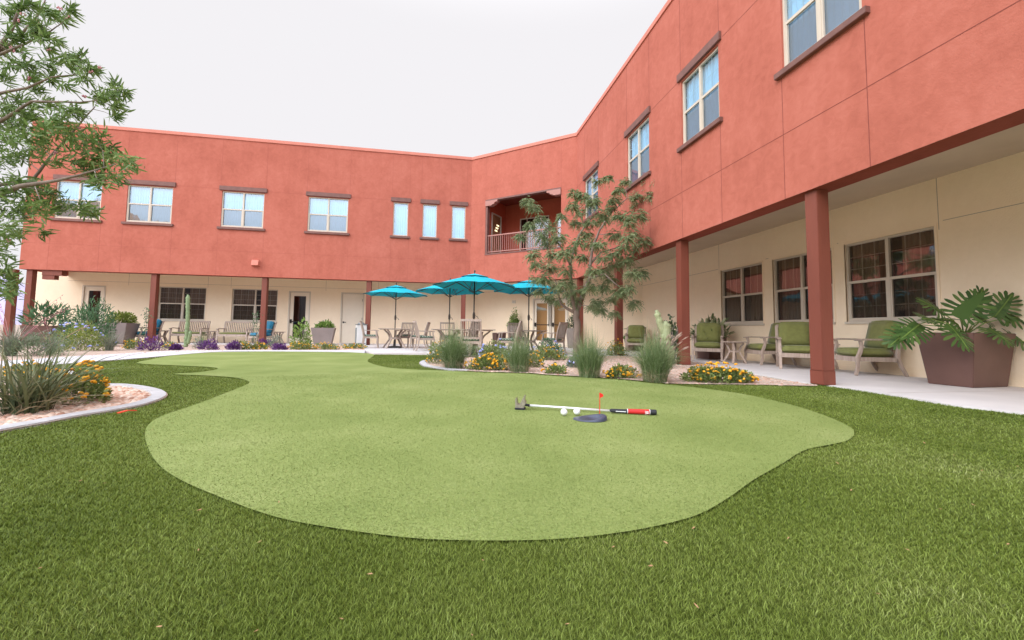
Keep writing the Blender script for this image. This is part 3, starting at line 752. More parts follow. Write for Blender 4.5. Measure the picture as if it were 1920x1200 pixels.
# ------------------------------------------------------------------ ground
g = lambda *p: [G(*q) for q in p]
green_px = [(257, 682), (282, 675), (325, 667), (395, 661.5), (480, 659.8), (580, 660.2), (655, 661.2), (687, 662.8), (702, 666), (689, 677), (705, 685), (735, 691), (792, 694.5), (835, 696), (910, 700), (985, 702), (1035, 706), (1140, 712), (1245, 722), (1320, 730), (1395, 741), (1480, 760), (1545, 781), (1590, 801), (1602, 814), (1591, 828), (1561, 836), (1510, 847), (1467, 873), (1412, 905), (1365, 939), (1310, 970), (1240, 990), (1160, 1005), (1060, 1016), (960, 1020), (850, 1019), (750, 1013), (600, 992), (500, 970), (400, 932), (340, 905), (300, 878), (278, 845), (272, 812), (285, 793), (310, 780), (370, 759.5), (425, 738), (465, 721.5), (462, 715), (437, 709), (387, 705.5), (325, 702.5), (375, 699), (408, 693), (390, 689), (325, 686)]
GREEN = smooth_loop(g(*green_px), 4)
bed_c = g((786, 681), (790, 685.5), (800, 689), (835, 694.5), (910, 698.5), (985, 700.5), (1035, 704.5), (1140, 710), (1240, 719.5), (1290, 721.8), (1411, 723), (1520, 725.5), (1526, 723), (1500, 719.5), (1395, 700.5), (1295, 678.2), (1220, 671.5), (1170, 668.5), (1060, 669.5), (950, 669.5), (860, 671), (815, 674.5), (795, 677))
BEDC = smooth_loop(bed_c, 4)
bed_l = g((-500, 700), (-200, 688), (0, 690), (70, 691), (112, 693.5), (137, 698), (143, 704), (138, 709), (150, 716), (195, 722), (235, 723), (272, 727), (303, 734), (314, 742), (306, 750), (275, 761), (220, 772), (150, 784), (75, 799), (0, 813), (-300, 880), (-700, 960))
BEDL = smooth_loop(bed_l, 4)
patio = [Vector((XL, CE)), Vector((5.40, CE)), Vector((5.40, 2.9))]+g((1783, 762), (1655, 740), (1566, 726), (1500, 719), (1395, 700), (1295, 677.5), (1220, 671), (1170, 668), (1060, 669), (950, 669), (860, 668), (830, 665), (800, 662.6), (700, 662.6), (684, 658))+[Vector((-3.2, 18.25)), Vector((AL-.6, 18.25)), Vector((AL-.6, YL+.05)), WA+Vector((0, .05)), WC+Vector((.05, .05)), Vector((XL+.05, CE))]
PATIO = [Vector((p[0], p[1])) for p in patio]
path_far = g((-300, 690), (0, 679), (121, 670.5), (203, 666), (318, 659), (400, 657.6), (480, 657.4), (580, 657.4), (660, 657), (684, 657))
path_near = g((684, 662.7), (655, 661.2), (580, 660.2), (480, 659.8), (395, 661.5), (279.5, 671.5), (195, 678), (95, 685.6), (0, 689.5), (-300, 704))
PATH = smooth_loop(path_far, 4, False)+smooth_loop(path_near, 4, False)
pf = smooth_loop(path_far, 4, False)
BEDF = [Vector((-40, 18.23)), Vector((-3.2, 18.23))]+list(reversed(pf))+[Vector((-40, pf[0].y))]
TURF = [Vector((-9, -5)), Vector((5.42, -5)), Vector((5.42, 4.9)), Vector((6.4, 9.6)), Vector((4, 11.5)), Vector((-3, 12.2)), Vector((-9, 12)), Vector((-12, 9)), Vector((-14, 6))]

# terrain: one sheet to the horizon with the hills behind the viewer
b = MB(); b.quad((-2500, -2500, -.06), (2500, -2500, -.06), (2500, 2500, -.06), (-2500, 2500, -.06), M['dirt']); tag(b.build('ground'), kind='structure')
tag(ngon('lawn', TURF, 0.0, M['turfbase']), kind='structure')
tag(ngon('putting_green', GREEN, .012, M['greenbase']), kind='structure')
tag(ngon('gravel_bed', BEDC, .016, M['gravel']), kind='structure')
tag(ngon('gravel_bed', BEDL, .016, M['gravel']), kind='structure')
tag(ngon('gravel_bed', BEDF, .008, M['gravel']), kind='structure')
tag(slab('path', PATH, -.05, .022, M['path']), kind='structure')
po = slab('patio', PATIO, -.05, .020, M['concrete']); tag(po, kind='structure')
jb = MB()
for a, b_ in ((G(760, 648), G(735, 662.4)), ((-1.8, 20.5), (-1.5, 17.2)), ((6.0, 13.0), (8.1, 13.0)), ((5.9, 8.6), (8.1, 8.6)), ((5.45, 4.2), (8.1, 4.2)), ((5.45, .6), (8.1, .6)), ((2.0, 15.2), (6.3, 15.2))):
    a, b_ = Vector((a[0], a[1])), Vector((b_[0], b_[1])); t = (b_-a).normalized(); s = Vector((t.y, -t.x))*.005
    jb.add([(*(a+s), .0215), (*(b_+s), .0215), (*(b_-s), .0215), (*(a-s), .0215)], [(0, 1, 2, 3)], M['creamjoint'])
o = jb.build('patio_joint', po)
def kerb(line, wd, side, z=.05):
    bm_ = MB(); n = len(line); vs = []
    for i, p in enumerate(line):
        t = (line[min(i+1, n-1)]-line[max(i-1, 0)]).normalized(); s = Vector((t.y, -t.x))*side
        q = p+s*wd
        vs += [(*p, -.02), (*(p+s*.012), z), (*(q-s*.012), z+.004), (*q, -.02)]
    fs = []
    for i in range(n-1):
        for j in range(3): fs.append((i*4+j, i*4+4+j, i*4+5+j, i*4+1+j))
    fs += [(0, 1, 2, 3), (4*n-1, 4*n-2, 4*n-3, 4*n-4)]
    bm_.add(vs, fs, M['kerb']); o = bm_.build('kerb'); return tag(o, kind='structure')
kl = smooth_loop(bed_l[1:-1], 6, False); kerb(kl, .135, 1, .026)
kc = smooth_loop([G(850, 671.5), G(815, 674.5), G(795, 677), G(786, 681), G(790, 685.5), G(800, 689), G(835, 694.5), G(875, 696.6)], 6, False); kerb(kc, .15, -1, .026)
# hills: warm ones behind the viewer (mirrored in the upper windows), a hazy one past the far left corner
def hills(name, pts, m, base=-2):
    b = MB(); n = len(pts); vs = []
    for az, dist, h in pts:
        a = math.radians(az); u = Vector((math.sin(a), math.cos(a)))
        vs += [(*(u*dist*.75), base), (*(u*dist), h), (*(u*dist*1.5), base)]
    fs = []
    for i in range(n-1): fs += [(i*3, i*3+3, i*3+4, i*3+1), (i*3+1, i*3+4, i*3+5, i*3+2)]
    b.add(vs, fs, m); return tag(b.build(name, smooth=True), kind='structure')
hp = []
for i in range(60):
    az = 195+i*1.35; t = i/59
    hp.append((az, 420, 30+58*min(1, max(0, (az-197)/5))*(1 if az < 235 else math.exp(-((az-235)/18)**2))+5*math.sin(az*.9)+3*math.sin(az*2.3)+max(0, az-212)*.8*(1 if az < 226 else math.exp(-((az-226)/14)**2))))
hills('hills', hp, M['hill'])
hills('hills', [(-60+i*1.2, 1500, 60+70*math.sin(i*.35)**2+20*math.sin(i*.9)) for i in range(18)], M['haze_hill'])

# ------------------------------------------------------------------ turf blades (nobody could count them)
def scatter(n, rmax, dens, half=math.radians(61)):
    """points on the ground in a fan in front of the viewer, thinning out with distance"""
    r = np.linspace(.55, rmax, 400); wgt = r*np.array([dens(x) for x in r]); c = np.cumsum(wgt); total = c[-1]*(r[1]-r[0])*2*half
    N_ = int(total); u = rng.random(N_)*c[-1]; rr = np.interp(u, c, r); a = (rng.random(N_)*2-1)*half+YAW
    return rr*np.sin(a), rr*np.cos(a), rr
def blades(name, X, Y, Rr, z0, h, wid, mat_, lean=.6):
    n = len(X); hh = h*(.65+.7*rng.random(n)); a = rng.random(n)*2*PI; dx, dy = np.cos(a), np.sin(a)
    w_ = wid(Rr)*(.7+.6*rng.random(n)); ln = lean*hh*(.25+rng.random(n)); b = rng.random(n)*2*PI; sx_, sy_ = -np.sin(b)*w_/2, np.cos(b)*w_/2
    V = np.zeros((n, 5, 3))
    V[:, 0] = np.stack([X-sx_, Y-sy_, np.full(n, z0)], 1); V[:, 1] = np.stack([X+sx_, Y+sy_, np.full(n, z0)], 1)
    mx_, my_ = X+dx*ln*.35, Y+dy*ln*.35
    V[:, 2] = np.stack([mx_+sx_*.8, my_+sy_*.8, z0+hh*.6], 1); V[:, 3] = np.stack([mx_-sx_*.8, my_-sy_*.8, z0+hh*.6], 1)
    V[:, 4] = np.stack([X+dx*ln, Y+dy*ln, z0+hh], 1)
    i = np.arange(n)[:, None]*5
    return npmesh(name, V.reshape(-1, 3), [i+np.array([[0, 1, 2, 3]]), i+np.array([[3, 2, 4]])], mat_)
X, Y, Rr = scatter(0, 14.5, lambda r: 82000*min(1, (1.2/r)**1.8))
jx, jy = rng.normal(0, .012, len(X)), rng.normal(0, .012, len(X))        # the two turfs grow into each other along the seam
k = inpoly(X, Y, TURF) & ~inpoly(X+jx, Y+jy, GREEN) & ~inpoly(X, Y, BEDC) & ~inpoly(X, Y, BEDL) & ~inpoly(X, Y, PATH) & ~inpoly(X, Y, PATIO) & ~inpoly(X, Y, BEDF)
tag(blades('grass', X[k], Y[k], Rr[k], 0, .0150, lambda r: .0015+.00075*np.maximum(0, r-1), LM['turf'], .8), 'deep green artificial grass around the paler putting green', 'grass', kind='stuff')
X, Y, Rr = scatter(0, 7.0, lambda r: 26000*min(1, (1.8/r)**1.8), math.radians(50))
k = inpoly(X, Y, GREEN)
tag(blades('short_grass', X[k], Y[k], Rr[k], .010, .0065, lambda r: .0018+.0008*np.maximum(0, r-1), LM['green'], 1.3), 'short pale pile of the putting green', 'grass', kind='stuff')
# pebbles
def pebbles(name, poly, n, size, z, label, near=None, clear=None):
    xs = [p[0] for p in poly]; ys = [p[1] for p in poly]
    X = rng.uniform(min(xs), max(xs), n*4); Y = rng.uniform(min(ys), max(ys), n*4)
    k = inpoly(X, Y, poly)
    if near: k &= (np.hypot(X, Y) < near) & (Y > 1)
    X, Y = X[k], Y[k]
    if clear:                                   # keep the stones off the kerb
        dm = np.full(len(X), 9.)
        for p in clear: dm = np.minimum(dm, np.hypot(X-p[0], Y-p[1]))
        X, Y = X[dm > .15], Y[dm > .15]
    X, Y = X[:n], Y[:n]; n = len(X)
    base = np.array([(1, 0, .1), (.5, .85, .0), (-.5, .8, .15), (-1, 0, 0), (-.5, -.85, .1), (.5, -.8, 0), (.2, .1, .55), (-.3, -.1, .5)])
    s = size*(.5+1.1*rng.random(n)); a = rng.random(n)*2*PI; c, si = np.cos(a), np.sin(a)
    jit = 1+.3*(rng.random((n, 8, 3))-.5); P = base[None]*jit*s[:, None, None]; P[:, :, 1] *= (.55+.4*rng.random(n))[:, None]
    V = np.empty_like(P); V[:, :, 0] = P[:, :, 0]*c[:, None]-P[:, :, 1]*si[:, None]+X[:, None]; V[:, :, 1] = P[:, :, 0]*si[:, None]+P[:, :, 1]*c[:, None]+Y[:, None]; V[:, :, 2] = P[:, :, 2]+z
    i = np.arange(n)[:, None, None]*8
    T = np.array([(0, 1, 6), (1, 2, 6), (2, 7, 6), (2, 3, 7), (3, 4, 7), (4, 5, 7), (5, 6, 7), (5, 0, 6)])
    return tag(npmesh(name, V.reshape(-1, 3), [(i+T[None]).reshape(-1, 3)], LM['pebble']), label, 'gravel', kind='stuff')
pebbles('gravel', BEDL, 9000, .025, .012, 'pinkish crushed rock in the near left planting bed', 7, [q for i in range(len(kl)-1) for q in (kl[i], kl[i].lerp(kl[i+1], .33), kl[i].lerp(kl[i+1], .66))])
pebbles('gravel', BEDC, 9000, .018, .012, 'tan crushed rock under the grasses in the middle bed', None, kc)
pebbles('gravel', [p for p in BEDF if p[0] > -39], 5000, .03, .004, 'tan crushed rock in the bed along the far patio')

# ------------------------------------------------------------------ plants
def blade_clump(name, n, h, spread, wid, m, parent, droop=.5, base=.10, curl=1.0, seed=1, lo=.45):
    """arching blades from one crown, each a bent tapering strip"""
    r = np.random.default_rng(seed); S = 5
    a = r.random(n)*2*PI; q = r.random(n)**.7; L_ = h*(lo+(1.1-lo)*r.random(n)); b0 = base*np.sqrt(r.random(n)); a0 = r.random(n)*2*PI
    V = np.zeros((n, S+1, 2, 3)); out = np.stack([np.cos(a), np.sin(a)], 1); sd_ = np.stack([-np.sin(a), np.cos(a)], 1)
    tw = r.normal(0, .5, n)
    for i in range(S+1):
        t = i/S; reach = spread*q*(t**(1+curl*.5))*(.6+.6*L_/h); z = L_*(t-droop*q*t**2.4)
        px = b0*np.cos(a0)+out[:, 0]*reach; py = b0*np.sin(a0)+out[:, 1]*reach
        w_ = wid*(1-t**1.6*.93)*.5*(.7+.6*((a*7) % 1))
        for k, s in ((0, -1), (1, 1)):
            V[:, i, k, 0] = px+s*sd_[:, 0]*w_*np.cos(tw); V[:, i, k, 1] = py+s*sd_[:, 1]*w_*np.cos(tw); V[:, i, k, 2] = np.maximum(z+s*w_*np.sin(tw), .0)
    o = np.arange(n)[:, None]*(2*(S+1)); fs = [o+np.array([[2*i, 2*i+1, 2*i+3, 2*i+2]]) for i in range(S)]
    return npmesh(name, V.reshape(-1, 3), fs, m, parent)
def leaves(P, Dr, Nn, ln, wd, m, name, parent, fold=.0):
    """pointed leaves: P base points, Dr directions, Nn rough normals"""
    n = len(P); Dr = Dr/np.linalg.norm(Dr, axis=1)[:, None]; s = np.cross(Dr, Nn); s /= np.linalg.norm(s, axis=1)[:, None]+1e-9; up = np.cross(s, Dr)
    V = np.zeros((n, 6, 3)); l = ln[:, None] if hasattr(ln, '__len__') else ln; w_ = wd[:, None] if hasattr(wd, '__len__') else wd
    V[:, 0] = P; V[:, 1] = P+Dr*l*.35+s*w_*.5; V[:, 2] = P+Dr*l*.75+s*w_*.33-up*l*.06; V[:, 3] = P+Dr*l-up*l*.14; V[:, 4] = P+Dr*l*.75-s*w_*.33-up*l*.06; V[:, 5] = P+Dr*l*.35-s*w_*.5
    o = np.arange(n)[:, None]*6
    return npmesh(name, V.reshape(-1, 3), [o+np.array([[0, 1, 2, 5]]), o+np.array([[2, 3, 4, 5]])], m, parent)
def cloud(rx, ry, h, n, seed, z0=.0, shell=.55, lumps=9):
    """points through a lumpy mound, with outward directions"""
    r = np.random.default_rng(seed)
    lc = r.normal(0, 1, (lumps, 3)); lc /= np.linalg.norm(lc, axis=1)[:, None]; lc[:, 2] = np.abs(lc[:, 2])
    d = r.normal(0, 1, (n, 3)); d /= np.linalg.norm(d, axis=1)[:, None]; d[:, 2] = np.abs(d[:, 2])
    bump = .72+.42*np.max(np.exp(-8*(1-d@lc.T)), axis=1); rad = bump*(shell+(1-shell)*r.random(n)**.6)
    P = d*rad[:, None]*np.array([rx, ry, h]); P[:, 2] += z0
    return P, d, r
def leaf_mound(parent, rx, ry, h, n, ln, wd, m, seed, z0=0., name='foliage', shell=.35, upl=.5):
    P, d, r = cloud(rx, ry, h, n, seed, z0, shell)
    Dr = d+r.normal(0, .55, (n, 3)); Dr[:, 2] += upl
    return leaves(P, Dr, r.normal(0, 1, (n, 3))+np.array([0, 0, 1.2]), ln*(.6+.8*r.random(n)), wd*(.7+.6*r.random(n)), m, name, parent)
def stems(parent, rx, ry, h, n, rad, seed, m=None, name='stem', z0=0.):
    r = random.Random(seed); b = MB()
    for i in range(n):
        a = r.random()*2*PI; q = r.random()**.5; e = Vector((math.cos(a)*rx*q*.8, math.sin(a)*ry*q*.8, z0+h*(.6+.4*r.random())*(1-.3*q)))
        b.tube([(0.02*math.cos(a), .02*math.sin(a), z0), e*.5+Vector((0, 0, .12*h+z0*.5)), e], [rad, rad*.8, rad*.4], m or M['twig'], 5)
    return b.build(name, parent, smooth=True)
_fl = {}
def bloom_mesh(kind, rad, m):
    if kind in _fl: return _fl[kind]
    bm = bmesh.new(); r = random.Random(3)
    for i in range(11 if kind != 'blue' else 13):
        th = 2.4*i; ph = math.acos(1-min(.95, (i+.5)/11)*.95); d = Vector((math.sin(ph)*math.cos(th), math.sin(ph)*math.sin(th), math.cos(ph)*.7))
        mt = Matrix.Translation(d*rad*.72) @ d.to_track_quat('Z', 'Y').to_matrix().to_4x4() @ Matrix.Diagonal((rad*.45, rad*.45, rad*.28, 1))
        bmesh.ops.create_icosphere(bm, subdivisions=1, radius=1, matrix=mt)
    me = bpy.data.meshes.new('flower'); bm.to_mesh(me); bm.free(); me.materials.append(m); _fl[kind] = me
    return me
def blooms(parent, rx, ry, h, n, kind, rad, m, seed, zmin=.1, z0=0.):
    me = bloom_mesh(kind, rad, m); P, d, r = cloud(rx*1.06, ry*1.06, h*1.10, n*3, seed, z0, .93)
    P = P[(P[:, 2] > zmin*h)][:n]
    for p in P:
        o = link('flower', me, parent); o.location = p; s = .65+.6*r.random(); o.scale = (s, s, s); o.rotation_euler = (r.normal(0, .4), r.normal(0, .4), r.random()*6)
_sd = [100]
def sd_(): _sd[0] += 1; return _sd[0]
def flowering(name, label, cat, loc, rx, ry, h, nleaf, ln, wd, lm, nfl, kind, rad, fm, group=None, z=.016, rz=0.0, two=None):
    t = thing(name, label, cat, (loc[0], loc[1], z), rz, group)
    leaf_mound(t, rx, ry, h, nleaf, ln, wd, lm, sd_()); stems(t, rx, ry, h, 9, .004, sd_())
    blooms(t, rx, ry, h, nfl, kind, rad, fm, sd_())
    if two: blooms(t, rx*.9, ry*.9, h*.8, two[0], two[1], two[2], two[3], sd_())
    return t
LG, PG, UG = 'yellow lantana mounds in the planting beds', 'plumbago bushes in the planting beds', 'purple leaved plants along the far path'
def lantana(px, py, wpx, hpx, label, nfl=40, nleaf=1500, flat=.75, rad=None):
    c = G(px, py); dep = (c-EYE).dot(FWD); s = dep/F; rx = wpx*s/2; h = hpx*s
    return flowering('lantana', label, 'flowering plant', c, rx, rx*flat, h, nleaf, .035+.02*s*60, .02+.006*s*60, LM['lant'], int(nfl*1.35), 'yel', .0225, LM['yel'], LG, rz=-YAW)
lantana(1347, 718, 128, 30, 'wide low lantana covered in yellow flowers at the patio edge before the green chairs', 95, 2600, .45)
lantana(1164, 710, 66, 21, 'small yellow lantana between the two right-hand grass clumps', 40, 800, .5)
lantana(1155, 668, 44, 26, 'yellow lantana at the foot of the patio column behind the tree', 24, 800)
lantana(918, 695, 84, 27, 'orange yellow lantana right beside the leftmost big grass clump', 80, 1300, .5)
lantana(1042, 702, 46, 16, 'sparse low lantana on bare gravel in front of the tree', 12, 420)
lantana(1030, 676, 60, 26, 'yellow lantana under the slatted chair nearest the tree', 26, 900)
lantana(820, 683, 40, 40, 'thin yellow lantana at the rounded kerb end of the middle bed', 20, 700)
lantana(1002, 690, 34, 26, 'orange lantana between the second grass clump and the bare gravel', 16, 500)
lantana(140, 757, 140, 66, 'near lantana with orange flowers beside the spiky yucca', 70, 1300, .7)
lantana(60, 716, 120, 34, 'lantana with scattered orange flowers behind the spiky yucca', 26, 1300, .5)
lantana(250, 655.5, 40, 18, 'far yellow lantana left of the first purple plant', 22, 600)
lantana(318, 654.5, 34, 12, 'little yellow lantana in front of the slim cactus', 14, 350)
lantana(456, 656, 46, 14, 'far yellow lantana left of the second patio post', 30, 600, .6)
lantana(487, 656, 32, 12, 'far yellow lantana at the foot of the second patio post', 24, 450, .6)
lantana(562, 656.5, 42, 13, 'far yellow lantana in front of the glazed door', 34, 600, .6)
lantana(612, 656.5, 54, 12, 'far yellow lantana below the big taupe planter', 40, 700, .6)
lantana(662, 654.5, 50, 9, 'far yellow lantana thinning out at the end of the bed by the bin', 30, 500, .6)
def plumbago(px, py, wpx, hpx, label, nfl, nleaf, m='plumb', two=None):
    c = G(px, py); dep = (c-EYE).dot(FWD); s = dep/F
    return flowering('plumbago', label, 'flowering plant', c, wpx*s/2, wpx*s/2*.8, hpx*s, nleaf, .05, .022, LM[m], nfl, 'blue', .034, LM['blue'], PG, two=two)
plumbago(150, 658, 92, 52, 'yellow-green bush dotted with blue flowers beside the curving path', 40, 2600)
plumbago(925, 680, 76, 42, 'plumbago with pale blue flowers between the two left grass clumps', 26, 1800, 'lant')
plumbago(1030, 672, 60, 34, 'blue flowered plumbago left of the tree trunk', 16, 1500, 'shrub')
plumbago(1080, 690, 40, 24, 'wispy blue flowered plant at the foot of the tree', 14, 700, 'grey')
def mound(name, label, cat, px, py, wpx, hpx, n, ln, wd, m, group=None, upl=.5, stem=True, flat=.85):
    c = G(px, py); s = (c-EYE).dot(FWD)/F; t = thing(name, label, cat, (c.x, c.y, .016), 0, group)
    leaf_mound(t, wpx*s/2, wpx*s/2*flat, hpx*s, n, ln, wd, LM[m], sd_(), upl=upl)
    if stem: stems(t, wpx*s/2, wpx*s/2*flat, hpx*s, 10, .006, sd_())
    return t
for px, py, w_, h_, lb in ((281, 658, 44, 26, 'largest purple plant, left of the slim cactus by the path'), (330, 657, 18, 9, 'smallest purple plant, right in front of the slim cactus'), (391, 657, 34, 20, 'purple plant between the two benches'), (437, 657, 24, 16, 'purple plant in front of the right-hand bench'), (497, 651, 26, 14, 'purple plant hiding the foot of the second patio post'), (524, 657, 28, 12, 'purple plant in front of the side table by the glazed door')):
    mound('purple_plant', lb, 'plant', px, py, w_, h_, 500, .07, .024, 'purple', UG)
mound('shrub', 'big loose dark green shrub in front of the leftmost door', 'shrub', 165, 650, 104, 88, 2600, .12, .03, 'shrub', None, .6)
mound('shrub', 'grey-green fine leaved bush at the far left of the path', 'shrub', 66, 668, 108, 44, 2000, .055, .014, 'sagegreen', None, .7)
mound('shrub', 'small grey sage bush at the foot of the side table by the glazed door', 'shrub', 515, 653, 28, 26, 600, .05, .014, 'grey', None, .8)
mound('shrub', 'bright green airy shrub beside the glazed door', 'shrub', 566, 655, 40, 52, 420, .11, .045, 'bright', None, .4)
mound('shrub', 'little grey bush between the two benches', 'shrub', 372, 655, 22, 22, 420, .05, .012, 'grey', None, .9)
mound('shrub', 'small round dark succulent on the gravel in front of the tree', 'shrub', 1040, 695, 11, 12, 160, .05, .02, 'shrub', None, .6, False)

def grass_clump(px, py, wpx, hpx, label, n=750, m='grass', plumes=0, seed=1):
    c = G(px, py); s = (c-EYE).dot(FWD)/F; h = hpx*s*1.34; sp_ = wpx*s/2
    t = thing('fountain_grass', label, 'ornamental grass', (c.x, c.y, .014), 0, 'fountain grass clumps in the middle bed')
    blade_clump('blade_tuft', int(n*1.5), h*1.05, sp_*1.28, .0058, LM[m], t, .62, .16, .75, seed, .55)
    blade_clump('dry_skirt', n//3, h*.42, sp_*1.05, .006, LM['straw'], t, .9, .16, .4, seed+50)
    if plumes:
        r = random.Random(seed); b = MB()
        for i in range(plumes):
            a = r.uniform(-.9, .9); q = r.uniform(.35, 1.15); L_ = h*r.uniform(.75, 1.05)
            pts = [Vector((math.cos(a)*sp_*q*1.45*tt**1.4, math.sin(a)*sp_*q*1.45*tt**1.4, L_*(tt-.25*q*tt**2.5))) for tt in (0, .35, .65, .85, 1.0)]
            b.tube(pts[:4], [.0018, .0016, .0014, .0014], LM['plume'], 4); b.tube([pts[3], (pts[3]+pts[4])/2, pts[4]], [.003, .0085, .002], LM['plume'], 5)
        b.build('seed_plume', t, smooth=True)
    return t
grass_clump(851, 692, 86, 66, 'leftmost and widest fountain grass clump, by the rounded kerb', 1100, seed=21)
grass_clump(973, 698, 62, 62, 'second fountain grass clump from the left, darkest green', 800, seed=22)
grass_clump(1105, 708, 78, 72, 'pale fountain grass clump hiding the foot of the tree', 900, seed=23)
grass_clump(1228, 717, 88, 82, 'rightmost fountain grass clump with pinkish seed plumes before the cactus', 1100, plumes=26, seed=24)
# spiky yuccas on the left
c = G(48, 776); s = (c-EYE).dot(FWD)/F
t = thing('red_yucca', 'big spiky grey-green yucca clump in the near left gravel bed', 'yucca', (c.x, c.y, .014))
blade_clump('blade_tuft', 210, 130*s*1.18, 165*s, .016, LM['yucca'], t, .45, .15, .7, 31, .5); blade_clump('dry_skirt', 60, 60*s, 130*s, .010, LM['straw'], t, .8, .14, .4, 32)
def stalks(parent, n, h, sp_, seed, a0=0, a1=6.28):
    r = random.Random(seed); b = MB(); fl = MB()
    for i in range(n):
        a = r.uniform(a0, a1); q = r.uniform(.4, 1); L_ = h*r.uniform(.75, 1.1); pts = [Vector((math.cos(a)*sp_*q*tt**1.5, math.sin(a)*sp_*q*tt**1.5, L_*tt-.12*L_*q*tt**3)) for tt in (0, .3, .6, .8, 1)]
        b.tube(pts, [.006, .005, .004, .003, .002], LM['pink'], 5)
        for k in range(9):
            tt = .5+.5*k/8; i0 = min(3, int(tt*4.999*.8)); p = pts[3].lerp(pts[4], (tt-.5)*2)+Vector((r.uniform(-.03, .03), r.uniform(-.03, .03), r.uniform(-.04, .02)))
            fl.tube([p, p+Vector((r.uniform(-.01, .01), r.uniform(-.01, .01), -.025))], [.004, .007], LM['pink'], 5)
    b.build('flower_stalk', parent); o = fl.build('flower_spray', parent); o['kind'] = 'stuff'
def yucca(px, py, wpx, hpx, label, n, m, seed, st=0):
    c = G(px, py); s = (c-EYE).dot(FWD)/F; t = thing('red_yucca', label, 'yucca', (c.x, c.y, .014))
    blade_clump('blade_tuft', n, hpx*s*1.1, wpx*s/2, .014, LM[m], t, .35, .08, .6, seed, .55)
    if st: stalks(t, st, hpx*s*1.9, wpx*s*.9, seed)
yucca(205, 658, 66, 50, 'thin spiky yucca growing in front of the taupe planter on the left', 90, 'ygrey', 41)
yucca(20, 668, 120, 62, 'yucca with pink flower stalks at the far left edge', 240, 'ygrey', 42, 8)
yucca(95, 664, 70, 40, 'low grey yucca left of the blue flowered bush', 140, 'ygrey', 43, 3)
yucca(378, 655, 20, 34, 'upright spiky plant between the slim cactus and the second bench', 60, 'grass', 44)

# cacti
def cactus(label, px, py, dep, arms, cm='cact'):
    c = gx(px, dep); t = thing('cactus', label, 'cactus', (c.x, c.y, .014)); r = random.Random(int(px))
    for (path_, r0) in arms:
        pts = [Vector(p) for p in path_]; ln = sum((pts[i+1]-pts[i]).length for i in range(len(pts)-1)); n = max(6, int(ln/.035)); P = []; Rd = []
        for i in range(n+1):
            f = i/n*(len(pts)-1); j = min(int(f), len(pts)-2); p = pts[j].lerp(pts[j+1], f-j); P.append(p+Vector((r.uniform(-.006, .006), r.uniform(-.006, .006), 0))); Rd.append(r0*(.88+.24*r.random())*(1 if i < n-1 else .55))
        b = MB(); b.tube(P, Rd, LM[cm], 9)
        for i in range(n*3):
            k = r.randrange(n); a = r.random()*2*PI; p = P[k]+Vector((math.cos(a), math.sin(a), 0))*Rd[k]*.95
            b.tube([p, p+Vector((math.cos(a)*.012, math.sin(a)*.012, .01))], [.013, .006], LM[cm], 5)
        b.build('cactus_stem', t, smooth=True)
    return t
dpC = (G(1247, 700)-EYE).dot(FWD)+.9
k_ = dpC/F
cactus('pale knobbly totem cactus with a bent arm behind the rightmost grass clump', 1248, 0, dpC, [([(0, 0, 0), (.01, 0, .45), (-.01, 0, 88*k_)], 9.5*k_), ([(-.02, 0, 62*k_), (-11*k_, 0, 82*k_), (-14*k_, 0, 94*k_), (-18*k_, 0, 108*k_)], 5.5*k_), ([(.02, 0, 10*k_), (12*k_, .02, 22*k_), (13*k_, .02, 42*k_)], 5.5*k_)], 'cactp')
d2 = (G(350, 651)-EYE).dot(FWD); k2 = d2/F
cactus('slim tall green cactus standing in front of the left bench', 350, 0, d2, [([(0, 0, 0), (.02, 0, .8), (-.03, 0, 98*k2)], 3.3*k2), ([(.05, 0, .1), (.12, 0, .4), (.11, 0, 30*k2)], 3*k2)])
def vine_pole(px, dep, hpx, label):
    c = gx(px, dep); s = dep/F; t = thing('climbing_plant', label, 'plant', (c.x, c.y, .014)); h = hpx*s; b = MB(); b.tube([(0, 0, 0), (.03, 0, h*.5), (0, 0, h)], [.012, .01, .006], M['twig'], 6); b.build('stem', t)
    r = np.random.default_rng(int(px)); n = 130; P = np.stack([r.normal(0, .07, n), r.normal(0, .07, n), h*(.1+.95*r.random(n))], 1); leaves(P, r.normal(0, 1, (n, 3)), r.normal(0, 1, (n, 3))+np.array([0, 0, 1]), .07, .035, LM['shrub'], 'foliage', t)
vine_pole(272, 14.6, 68, 'thin climbing plant beside the left blue chair'); vine_pole(480, 15.2, 62, 'thin climbing plant beside the second patio post')

# ------------------------------------------------------------------ planters
def planter(label, loc, rz, b, t_, h, m, lip=.03, name='planter', ky=1.0):
    o = thing(name, label, 'planter', (loc[0], loc[1], .021), rz); mb = MB(); B, T = b/2, t_/2
    def ring(r, z): return [Vector((x*r, y*(r+B*(ky-1)), z)) for x, y in ((-1, -1), (1, -1), (1, 1), (-1, 1))]
    vs = ring(B, 0)+ring(T, h)+ring(T-lip, h)+ring(T-lip-.02, h-.07)
    fs = [(3, 2, 1, 0)]
    for k in range(3): fs += [(k*4+i, k*4+(i+1) % 4, k*4+4+(i+1) % 4, k*4+4+i) for i in range(4)]
    mb.add(vs, fs, m); mb.build('pot', o, bevel=.008)
    s = MB(); q = T-lip-.012; qy = q+B*(ky-1); s.quad((-q, -qy, h-.06), (q, -qy, h-.06), (q, qy, h-.06), (-q, qy, h-.06), M['soil']); s.build('soil', o)
    return o
